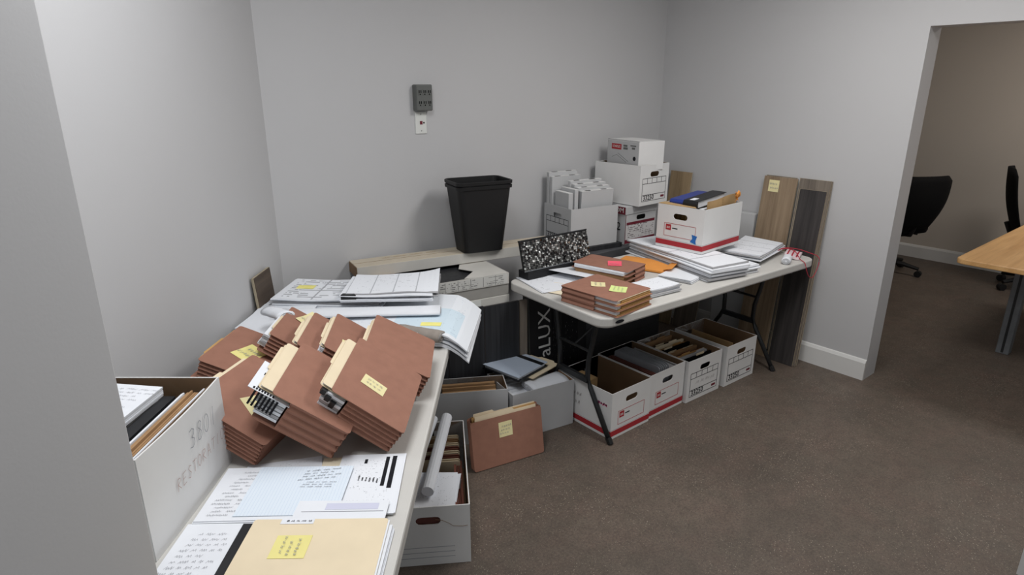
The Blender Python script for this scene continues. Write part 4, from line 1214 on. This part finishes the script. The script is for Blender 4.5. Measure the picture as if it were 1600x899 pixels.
obj('bag_body', G().sheet(0.16, 0.085, lambda x, y: 0.018 + 0.010 * math.cos(x * 14) + 0.006 * math.sin(y * 40), 12, 10, 0.014), 'bag_pink', bag)
for q in range(3):
    obj('red_stripe', G().sheet(0.155, 0.008, lambda x, y: 0.0192 + 0.010 * math.cos(x * 14) + 0.006 * math.sin((y - 0.026 + q * 0.026) * 40), 12, 2, 0.001, Matrix.Translation((0, -0.026 + q * 0.026, 0))), 'red_cord', bag)
pts = [(3.60, 1.90, zt + 0.012), (3.66, 1.862, zt + 0.036), (3.715, 1.835, zt + 0.045), (3.70, 1.770, zt + 0.042), (3.665, 1.716, zt + 0.010), (3.655, 1.680, zt - 0.004),
       (3.66, 1.664, zt - 0.05), (3.69, 1.660, zt - 0.09), (3.735, 1.658, zt - 0.105), (3.775, 1.658, zt - 0.07), (3.800, 1.660, zt - 0.02), (3.806, 1.675, zt + 0.012), (3.815, 1.74, zt + 0.022), (3.80, 1.80, zt + 0.034), (3.74, 1.852, zt + 0.042), (3.68, 1.870, zt + 0.034)]
def smooth_pts(P, k=5):
    P = [Vector(p) for p in P]; out = []
    for i in range(len(P) - 1):
        p0, p1, p2, p3 = P[max(i - 1, 0)], P[i], P[i + 1], P[min(i + 2, len(P) - 1)]
        for j in range(k):
            u = j / k
            out.append(0.5 * ((2 * p1) + (p2 - p0) * u + (2 * p0 - 5 * p1 + 4 * p2 - p3) * u * u + (3 * p1 - p0 - 3 * p2 + p3) * u ** 3))
    return out + [P[-1]]
tag(obj('bag_cord', G().tube(smooth_pts(pts), 0.0024, 6), 'red_cord', smooth=True), 'thin red cord looping over the right end of the table', 'cord')

# I: box with binders on the plan pile (printed side faces left)
IYAW = 3.0
IM = WM(3.030 - 0.312 * math.sin(R(IYAW)), 1.985 + 0.312 * math.cos(R(IYAW)), zt + 0.0905, R(IYAW - 90))
ib = file_box('white file box with a red stripe and blue tape, holding binders on the table', IM, 0.312, 0.415, 0.255, 'red')
fm = face((0, 0, 0), (1, 0, 0), (0, -1, 0))
obj('blue_tape', G().prism([(0.232, 0.060), (0.272, 0.050), (0.268, 0.072), (0.276, 0.098), (0.240, 0.104), (0.246, 0.082)], 0, 0.001, fm), 'tape_blue', ib, label='scrap of blue tape')
obj('torn_flap', G().add([(0.0, 0.002, 0.2555), (0.17, 0.002, 0.2555), (0.25, 0.010, 0.2560), (0.20, 0.075, 0.249), (0.05, 0.080, 0.253), (0.0, 0.07, 0.2555),
                          (0.0, 0.002, 0.2580), (0.17, 0.002, 0.2580), (0.25, 0.010, 0.2585), (0.20, 0.075, 0.2515), (0.05, 0.080, 0.2555), (0.0, 0.07, 0.258)],
                         [(5, 4, 3, 2, 1, 0), (6, 7, 8, 9, 10, 11)] + [(i, (i + 1) % 6, 6 + (i + 1) % 6, 6 + i) for i in range(6)]), 'kraft_light', ib)
def lying_binder(label, m, w, d, h, mat, lab=None):
    """ring binder lying with a rounded spine along local -y"""
    t = thing('ring_binder', label, 'binder', mat4=m)
    prof = [(0.0, 0.0), (d, 0.0), (d, 0.003), (0.02, 0.003)]
    obj('back_cover', G().box(0, w, 0.0, d, 0, 0.003), mat, t)
    obj('front_cover', G().box(0, w, 0.0, d, h - 0.003, h), mat, t)
    sp = [(-0.012 * math.sin(PI * k / 8), h * k / 8) for k in range(9)] + [(0.0, h), (0.0, 0.0)]
    g = G(); g.loft([[(x, y, z) for y, z in sp] for x in (0, w)]); obj('spine', g, mat, t)
    obj('pages', G().box(0.008, w - 0.008, 0.006, d - 0.012, 0.004, h - 0.004), 'paper', t)
    if lab: obj('spine_label', G().box(w * 0.3, w * 0.62, d * 0.05, d * 0.22, h, h + 0.0008), lab, t)
    return t
lying_binder('blue binder lying in the striped white box on the table', IM @ Matrix.Translation((0.035, 0.075, 0.246)) @ Matrix.Rotation(R(3), 4, 'X'), 0.090, 0.29, 0.034, 'blue_vinyl')
lying_binder('black binder with a white label in the striped white box on the table', IM @ Matrix.Translation((0.128, 0.070, 0.240)) @ Matrix.Rotation(R(4), 4, 'X'), 0.095, 0.31, 0.045, 'black_vinyl', 'paper')
upright('files filling the striped white box under the binders', IM, 0.02, 0.235, 0.09, 0.40, 0.008, 0.215, 'manila_dark', 'file_folder', n=8, seed=44)
upright('white papers at the corner of the striped white box', IM, 0.236, 0.262, 0.06, 0.36, 0.008, 0.252, 'paper', 'paper_bundle', 'papers', n=3, seed=45)
t = thing('kraft_envelope', 'crumpled brown paper envelope along the back edge of the striped box', 'envelope', mat4=IM)
obj('pouch', G().sheet(0.33, 0.085, lambda x, y: (0.275 + 0.012 * math.sin(x * 20) * (0.5 + y / 0.085), 0.24 + x, 0.240 + y + 0.028 * (x / 0.33 + 0.5) + 0.006 * math.sin(x * 26)), 16, 6, 0.006), 'kraft_light', t)
obj('crumpled_end', G().sheet(0.05, 0.05, lambda x, y: (0.276 + 0.010 * math.sin(y * 120), 0.408 + x, 0.288 + y + 0.008 * math.sin(x * 150)), 6, 6, 0.008), 'orange_paper', t)

# ---------------------------------------------------------------- boxes on the floor under the right table
AM = WM(2.202, 1.876, 0.001, 0)
ab = file_box('empty white file box with a red stripe, nearest under the folding table', AM, 0.309, 0.387, 0.262, 'red')
fml = face((-0.0004, 0.387, 0), (0, -1, 0), (-1, 0, 0))
obj('pencil_marks', scribble(0.10, 0.10, 2, 0.0022, 71, fill=.95), 'ink_faint', ab, mat4=fml @ Matrix.Translation((0.11, 0.15, 0.0004)))
obj('pink_marker', scribble(0.07, 0.035, 1, 0.006, 72, fill=.95), 'ink_pink', ab, mat4=fml @ Matrix.Translation((0.325, 0.185, 0.0004)))
tag(obj('cardboard_sheet', G().box(0.010, 0.16, 0.25, 0.37, 0.008, 0.215), 'kraft_light', mat4=AM), 'tan cardboard piece left inside the empty striped box', 'cardboard')
BM_ = WM(2.520, 1.886, 0.001, 0)
file_box('white file box with a red stripe and grey binders, second under the table', BM_, 0.305, 0.39, 0.262, 'red')
CM = WM(2.834, 1.866, 0.001, R(-2.0))
cb = file_box('white file box marked 33250 full of tan folders under the table', CM, 0.314, 0.39, 0.259, 'form')
fm = face((0, 0, 0), (1, 0, 0), (0, -1, 0))
obj('handwriting', scribble(0.20, 0.045, 1, 0.0020, 73, fill=.95), 'ink_faint', cb, mat4=fm @ Matrix.Translation((0.175, 0.108, 0.0006)))
DM = WM(3.186, 1.844, 0.001, R(-1.5))
file_box('white file box marked 33250 farthest under the table by the dark leg', DM, 0.312, 0.39, 0.262, 'form')
tag(obj('cardboard_divider', G().add([(0.105, 0.05, 0.008), (0.110, 0.05, 0.008), (0.110, 0.35, 0.008), (0.105, 0.35, 0.008), (0.128, 0.05, 0.240), (0.133, 0.05, 0.240), (0.133, 0.35, 0.240), (0.128, 0.35, 0.240)], [(3, 2, 1, 0), (4, 5, 6, 7), (0, 1, 5, 4), (1, 2, 6, 5), (2, 3, 7, 6), (3, 0, 4, 7)]), 'kraft_light', mat4=DM), 'tan cardboard divider in the farthest box under the table', 'cardboard')
# B contents
for k in range(3):
    x = 0.112 + k * 0.032
    t = thing('ring_binder', ('leftmost', 'middle', 'rightmost')[k] + ' pale grey binder in the second box under the table', 'binder', mat4=BM_, group='grey binders in the second box')
    g = G(); rr_ = rounded(0.330, 0.230, 0.022, 4)
    obj('cover', G().prism(rr_, 0, 0.003, Matrix.Translation((x, 0.03, 0.040)) @ Matrix(((0, 0, 1, 0), (1, 0, 0, 0), (0, 1, 0, 0), (0, 0, 0, 1)))), 'grey_vinyl', t)
    obj('back_cover', G().prism(rr_, 0.019, 0.022, Matrix.Translation((x, 0.03, 0.040)) @ Matrix(((0, 0, 1, 0), (1, 0, 0, 0), (0, 1, 0, 0), (0, 0, 0, 1)))), 'grey_vinyl', t)
    obj('pages', G().box(x + 0.004, x + 0.018, 0.04, 0.35, 0.05, 0.255), 'paper_grey', t)
upright('dark red file wallet beside the grey binders in the second box', BM_, 0.050, 0.105, 0.02, 0.37, 0.008, 0.236, 'wallet_dark', 'file_wallet', 'file wallet', n=4, seed=51)
upright('thin dark files at the left wall of the second box', BM_, 0.012, 0.048, 0.02, 0.36, 0.008, 0.215, 'wallet_inner', 'file_folder', n=3, seed=52)
upright('grey papers right of the binders in the second box', BM_, 0.212, 0.285, 0.03, 0.35, 0.008, 0.240, 'paper_grey', 'paper_bundle', 'papers', n=5, seed=53)
# C contents: thin folders standing across the box (normal along its length)
cmats = ['tan_file', 'kraft', 'void_black', 'paper_cream', 'manila_dark', 'void_black', 'manila', 'tan_file', 'wallet_inner', 'manila_dark', 'paper_grey', 'void_black', 'black_vinyl']
cn = {'tan_file': 'tan', 'kraft': 'brown', 'void_black': 'black', 'paper_cream': 'cream', 'manila_dark': 'ochre', 'manila': 'pale manila', 'wallet_inner': 'dark red', 'paper_grey': 'grey', 'black_vinyl': 'glossy black'}
for k, mt in enumerate(cmats):
    y = 0.372 - 0.0265 * k
    t = thing('file_folder', cn[mt] + ' folder in the crammed 33250 box, ' + ('first', 'second', 'third', 'fourth', 'fifth', 'sixth', 'seventh', 'eighth', 'ninth', 'tenth', 'eleventh', 'twelfth', 'thirteenth')[k] + ' from the back', 'folder', mat4=CM, group='folders in the crammed 33250 box')
    x0 = 0.012 + rnd.uniform(0, 0.02); x1 = 0.300 - rnd.uniform(0, 0.02); z1 = rnd.uniform(0.222, 0.246)
    for q in range(2):
        ya = y - 0.009 * q
        obj('leaf', G().add([(x0, ya, 0.008), (x1, ya, 0.008), (x1, ya + 0.002, 0.008), (x0, ya + 0.002, 0.008), (x0, ya - 0.014, z1), (x1, ya - 0.014, z1 - .004), (x1, ya - 0.012, z1 - .004), (x0, ya - 0.012, z1)],
                            [(3, 2, 1, 0), (4, 5, 6, 7), (0, 1, 5, 4), (1, 2, 6, 5), (2, 3, 7, 6), (3, 0, 4, 7)]), mt, t)
    xt = x0 + rnd.uniform(0.02, 0.17)
    obj('tab', G().box(xt, xt + 0.075, y - 0.014, y - 0.0125, z1 - 0.012, z1 + 0.006), mt if mt not in ('void_black',) else 'manila', t)

# J: box with binder on top, K: box of tan files behind
JM = WM(1.806, 2.190, 0.001, R(-10.3))
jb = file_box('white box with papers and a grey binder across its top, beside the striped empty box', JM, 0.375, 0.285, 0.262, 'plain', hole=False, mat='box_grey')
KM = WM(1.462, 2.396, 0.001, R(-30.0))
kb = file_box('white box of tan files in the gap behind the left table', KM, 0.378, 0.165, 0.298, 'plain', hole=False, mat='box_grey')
for k in range(4):
    upright(('tan file nearest the front of the gap box', 'second tan file in the gap box', 'third tan file in the gap box', 'rearmost tan file in the gap box')[k],
            KM @ Matrix(((0, -1, 0, 0.378), (1, 0, 0, 0), (0, 0, 1, 0), (0, 0, 0, 1))), 0.015 + k * 0.034, 0.034 + k * 0.034, 0.05, 0.33, 0.008, 0.272 + 0.004 * k, 'tan_file', 'file_folder', n=2, seed=60 + k, lean=0.006, group='tan files in the gap box')
# papers in J
fold_roll('folded_papers', 'bulging white folded papers in the box under the grey binder', JM @ Matrix.Translation((0.245, 0.080, 0.222)) @ Matrix.Rotation(R(4), 4, 'Z'), 0.225, 0.066, 0.020, 'paper', seed=14, turns=3, cat='papers')
upright('white papers packed in the box under the grey binder', JM @ Matrix(((0, -1, 0, 0.375), (1, 0, 0, 0), (0, 0, 1, 0), (0, 0, 0, 1))), 0.02, 0.265, 0.02, 0.355, 0.008, 0.220, 'paper', 'paper_bundle', 'papers', n=8, seed=66)
bd = thing('ring_binder', 'grey-blue binder lying on the box beside the black carton', 'binder', mat4=WM(1.895, 2.250, 0.312, R(11)) @ Matrix.Rotation(R(1), 4, 'X'))
obj('back_cover', G().prism(rounded(0.255, 0.270, 0.006), -0.026, -0.022), 'black_vinyl', bd)
obj('pages', G().box(0.012, 0.24, 0.012, 0.255, -0.0215, -0.004), 'paper', bd)
obj('front_cover', G().prism(rounded(0.255, 0.270, 0.006), -0.004, 0.0), 'binder_sheet', bd)
obj('spine_band', G().box(0.196, 0.226, 0.0, 0.270, 0.0, 0.0016), 'black_vinyl', bd, label='black band')
obj('ring', G().tube([(0.03, 0.012 + 0.012 * math.sin(a), -0.012 + 0.012 * math.cos(a)) for a in [k * PI / 8 for k in range(17)]], 0.0018, 5), 'grey_metal', bd)
t = thing('manila_envelope', 'pale yellow folder under the grey-blue binder', 'folder', mat4=WM(1.985, 2.240, 0.2815, R(11)))
obj('cover', G().prism([(0, 0), (0.235, 0.0), (0.235, 0.03), (0.250, 0.045), (0.250, 0.13), (0.235, 0.145), (0.235, 0.30), (0, 0.30)], 0, 0.0012), 'manila', t)
obj('back', G().prism(rounded(0.24, 0.30, 0.006), -0.003, -0.0018), 'manila', t)

# wallet standing on the floor, leaning on the boxes
fw_m = Matrix.Translation((1.487, 2.082, 0.003))
ex = Vector((0.377, -0.077, 0)).normalized(); ez = Vector((0.03, 0.17, 0.98)).normalized(); ey = ex.cross(ez).normalized() * -1
ez = ex.cross(ey)  # right-handed: x along the width, y up the wallet
ey_up = (Vector((0, 0, 1)) * 0.985 + Vector((0.035, 0.17, 0))).normalized(); ey_up = (ey_up - ex * ey_up.dot(ex)).normalized()
en_ = ex.cross(ey_up)
fm4 = Matrix((ex, ey_up, en_)).transposed().to_4x4(); fm4.translation = Vector((1.487, 2.085, 0.004))
wf = wallet('brown file wallet standing on the floor, leaning on the white boxes', fm4, 0.245, 0.382, 0.040, 2)
note(wf, Matrix.Translation((0.180, 0.175, 0)), 0.072, 0.075, 'note_cream', 81, 3, 0.0)
for k in range(2):
    t = thing('manila_folder', ('front', 'rear')[k] + ' cream folder sticking out of the wallet on the floor', 'folder', mat4=fm4)
    zc = -0.012 - 0.014 * k
    obj('cover', G().prism([(0.02, 0.05), (0.36, 0.05), (0.36, 0.256 + 0.01 * k), (0.24 - 0.1 * k, 0.256 + 0.01 * k), (0.23 - 0.1 * k, 0.266 + 0.01 * k), (0.03, 0.266 + 0.01 * k)], zc - 0.001, zc), 'manila', t)
    obj('back', G().prism([(0.02, 0.05), (0.36, 0.05), (0.36, 0.262), (0.02, 0.262)], zc - 0.008, zc - 0.007), 'manila_dark', t)

# ---------------------------------------------------------------- long box beside the left table
yawM = R(-33.0)
exm = Vector((math.cos(yawM), math.sin(yawM), 0))
corner_nr = Vector((1.135, 1.628, 0.001))
oM = corner_nr - exm * 0.315
MM = Matrix.Translation(oM) @ Matrix.Rotation(yawM, 4, 'Z')
mb = file_box('long white box of files and rolls on the floor beside the left table', MM, 0.315, 0.62, 0.262, 'plain_lines')
fm = face((0, 0, 0), (1, 0, 0), (0, -1, 0))
crk = [(0.185, 0.205), (0.21, 0.20), (0.235, 0.185), (0.25, 0.172), (0.285, 0.168), (0.305, 0.170)]
obj('crease', G().tube([fm @ Vector((x, y, 0.0006)) for x, y in crk], 0.0009, 5), 'kraft', mb, label='thin brown crease')
rl = lambda lab, p0, p1, r: tag(obj('paper_roll', G().tube([MM @ Vector(p0), MM @ Vector(p1)], r, 14), 'paper', smooth=False), lab, 'paper roll', 'rolls in the long box')
rl('thicker white paper roll leaning out of the long box', (0.155, 0.13, 0.236), (0.238, 0.59, 0.300), 0.025)
rl('thinner white paper roll beside the thicker one in the long box', (0.085, 0.20, 0.240), (0.178, 0.59, 0.296), 0.020)
for k in range(7):
    y = 0.585 - 0.032 * k
    t = thing('file_wallet' if k in (3, 5) else 'manila_folder', ('rearmost', 'second rearmost', 'third rearmost', 'dark red', 'middle', 'front dark red', 'foremost')[k] + ' file standing under the rolls in the long box', 'folder', mat4=MM, group='files in the long box')
    mt = 'wallet_inner' if k in (3, 5) else ('tan_file' if k % 2 else 'manila')
    for q in range(2):
        obj('leaf', G().prism(rounded(0.255, 0.215 - 0.006 * q, 0.012), 0, 0.0022, MM.inverted() @ MM @ Matrix.Translation((0.035, y - 0.009 * q, 0.008)) @ Matrix.Rotation(R(96), 4, 'X')), mt, t)
paper_stack('folded_papers', 'folded white receipts and papers in the near end of the long box', MM @ Matrix.Translation((0.175, 0.165, 0.172)) @ Matrix.Rotation(R(-8), 4, 'Z') @ Matrix.Rotation(R(14), 4, 'X'), 0.190, 0.220, 0.035, 'print_text', n=6, seed=83, jit=0.010, curl=0.012, mats=('paper', 'paper_grey'))
upright('dark red wallet along the right side inside the long box', MM, 0.262, 0.298, 0.04, 0.40, 0.008, 0.20, 'wallet_inner', 'file_wallet', 'file wallet', n=3, seed=84)
upright('dark red wallet standing across the near end of the long box', MM @ Matrix(((0, -1, 0, 0.315), (1, 0, 0, 0), (0, 0, 1, 0), (0, 0, 0, 1))), 0.010, 0.022, 0.02, 0.295, 0.008, 0.236, 'wallet_dark', 'file_wallet', 'file wallet', n=2, seed=86)
upright('brown files lying deep in the near end of the long box', MM, 0.04, 0.25, 0.03, 0.26, 0.008, 0.155, 'wallet_dark', 'file_folder', n=6, seed=85)

# ---------------------------------------------------------------- wall sockets
pm = face((1.840, YB - 0.0005, 0), (1, 0, 0), (0, -1, 0))
wt = thing('wall_tap', 'grey six outlet power tap on the back wall', 'outlet', mat4=Matrix.Translation((1.866, YB, 1.690)))
tm = face((0, 0, 0), (1, 0, 0), (0, -1, 0))
obj('tap_body', G().box(-0.050, 0.050, -0.046, 0, -0.068, 0.068), 'outlet_grey', wt, bevel=0.006)
for i in range(3):
    for j in range(2):
        o = obj('socket', G().obox(tm, -0.040 + i * 0.029, -0.018 + i * 0.029, 0.014 - j * 0.056, 0.044 - j * 0.056, 0.046, 0.0475), 'outlet_grey', wt)
        g = G(); cx = -0.029 + i * 0.029; cz = 0.031 - j * 0.056
        g.obox(tm, cx - 0.008, cx - 0.003, cz - 0.006, cz + 0.008, 0.0475, 0.0482); g.obox(tm, cx + 0.003, cx + 0.008, cz - 0.006, cz + 0.008, 0.0475, 0.0482)
        g.obox(tm, cx - 0.003, cx + 0.003, cz - 0.016, cz - 0.010, 0.0475, 0.0482)
        obj('slots', g, 'void_black', o)
wp = thing('wall_plate', 'white phone jack plate just below the grey power tap', 'wall plate', mat4=Matrix.Translation((1.861, YB, 1.558)))
obj('plate', G().box(-0.036, 0.036, -0.006, 0, -0.058, 0.058), 'outlet_white', wp, bevel=0.003)
obj('jack', G().obox(tm, -0.008, 0.008, -0.008, 0.010, 0.006, 0.0075), 'print_maroon', wp)
obj('jack_hole', G().obox(tm, 0.013, 0.021, -0.004, 0.005, 0.006, 0.0072), 'void_black', wp)
for z in (-0.042, 0.046):
    obj('screw', G().prism([(0.003 * math.cos(k * PI / 4), z + 0.003 * math.sin(k * PI / 4)) for k in range(8)], 0.006, 0.0072, tm), 'outlet_grey', wp)

# ---------------------------------------------------------------- the other room: desk and chairs
dk = thing('office_desk', 'light wood desk on a grey metal leg in the room beyond the doorway', 'desk', mat4=WM(4.462, -0.55, 0, R(0)))
obj('desk_top', G().prism(rounded(1.75, 1.69, 0.05), 0.712, 0.745), 'desk_wood', dk, bevel=0.006)
for yy in (0.20, 1.43):
    l_ = obj('leg', G().box(0.640, 0.715, yy, yy + 0.075, 0.0, 0.712), 'grey_metal', dk, bevel=0.004)
    obj('leg_groove', G().box(0.638, 0.6395, yy + 0.030, yy + 0.045, 0.01, 0.70), 'dark_metal', l_)
    obj('leg', G().box(1.55, 1.625, yy, yy + 0.075, 0.0, 0.712), 'grey_metal', dk, bevel=0.004)
obj('rail', G().box(0.66, 1.60, 0.22, 1.49, 0.66, 0.700), 'grey_metal', dk)

def office_chair(label, m, back_w=0.50, back_h=0.56, mesh=False, seat_z=0.47):
    """faces local +y"""
    t = thing('office_chair', label, 'chair', mat4=m, group='black office chairs beyond the doorway')
    obj('gas_column', G().tube([(0, 0, 0.07), (0, 0, 0.24), (0, 0, 0.24), (0, 0, seat_z - 0.06)], 0.03, 12, True, [0.035, 0.035, 0.022, 0.022]), 'black_plastic', t, smooth=False)
    for k in range(5):
        a = 2 * PI * k / 5 + 0.3
        d = Vector((math.cos(a), math.sin(a), 0))
        arm = obj('base_arm', G().tube([Vector((0, 0, 0.115)), d * 0.16 + Vector((0, 0, 0.105)), d * 0.30 + Vector((0, 0, 0.078))], 0.02, 8, True, [0.03, 0.022, 0.016]), 'black_plastic', t)
        c = d * 0.30; s = Vector((-d.y, d.x, 0))
        obj('caster', G().tube([c + s * -0.024 + Vector((0, 0, 0.031)), c + s * 0.024 + Vector((0, 0, 0.031))], 0.0300, 14), 'black_plastic', arm)
    # seat cushion
    rings = []
    for z, k in ((-0.045, 0.80), (-0.03, 0.96), (0.0, 1.0), (0.03, 0.97), (0.045, 0.86)):
        rings.append([((x - 0.25) * k, (y - 0.24) * k, seat_z + z) for x, y in rounded(0.50, 0.48, 0.10, 6)])
    obj('seat', G().loft(rings), 'chair_black', t, smooth=True)
    # backrest: curved slab, reclined
    rings = []
    n = 10
    for i in range(n + 1):
        u = i / n
        z = seat_z + 0.02 + back_h * u
        wv = back_w * (0.74 + 0.30 * math.sin(PI * (0.18 + 0.62 * u))) * (1 if u < 0.9 else 1 - (u - 0.9) * 2.6)
        y0 = -0.22 - 0.14 * u - 0.03 * math.sin(PI * u)
        thk = 0.035 if mesh else 0.085 * (0.75 + 0.25 * math.sin(PI * u))
        ring = []
        m_ = 10
        for k in range(m_ + 1):
            x = (k / m_ - 0.5) * wv; ring.append((x, y0 + 0.10 * (x / 0.25) ** 2 * 0.5, z))
        for k in range(m_, -1, -1):
            x = (k / m_ - 0.5) * wv; ring.append((x, y0 - thk * (1 - 0.75 * (abs(x) / (wv / 2)) ** 3) + 0.10 * (x / 0.25) ** 2 * 0.5, z))
        rings.append(ring)
    obj('backrest', G().loft(rings), 'chair_black', t, smooth=True)
    obj('back_bracket', G().tube([(0, -0.05, seat_z - 0.06), (0, -0.24, seat_z - 0.04), (0, -0.31, seat_z + 0.12)], 0.022, 8), 'black_plastic', t)
    obj('mechanism', G().box(-0.09, 0.09, -0.12, 0.12, seat_z - 0.085, seat_z - 0.045), 'black_plastic', t, bevel=0.005)
    obj('lever', G().tube([(0.08, 0.02, seat_z - 0.07), (0.26, 0.0, seat_z - 0.09), (0.31, -0.01, seat_z - 0.10)], 0.009, 6), 'black_plastic', t)
    if mesh:
        for s in (-1, 1):
            obj('armrest', G().tube([(s * 0.25, -0.02, seat_z - 0.04), (s * 0.31, -0.02, seat_z), (s * 0.31, -0.02, seat_z + 0.18)], 0.018, 8), 'black_plastic', t)
            obj('arm_pad', G().box(s * 0.31 - 0.04, s * 0.31 + 0.04, -0.14, 0.12, seat_z + 0.18, seat_z + 0.205), 'black_plastic', t, bevel=0.008)
    return t
office_chair('black padded office chair half hidden behind the door jamb', WM(6.62, 2.27, 0, R(-28)), 0.56, 0.50, False, 0.46)
office_chair('black mesh office chair with armrests at the far end of the desk', WM(7.02, 1.15, 0, R(-165)), 0.46, 0.58, True, 0.47)
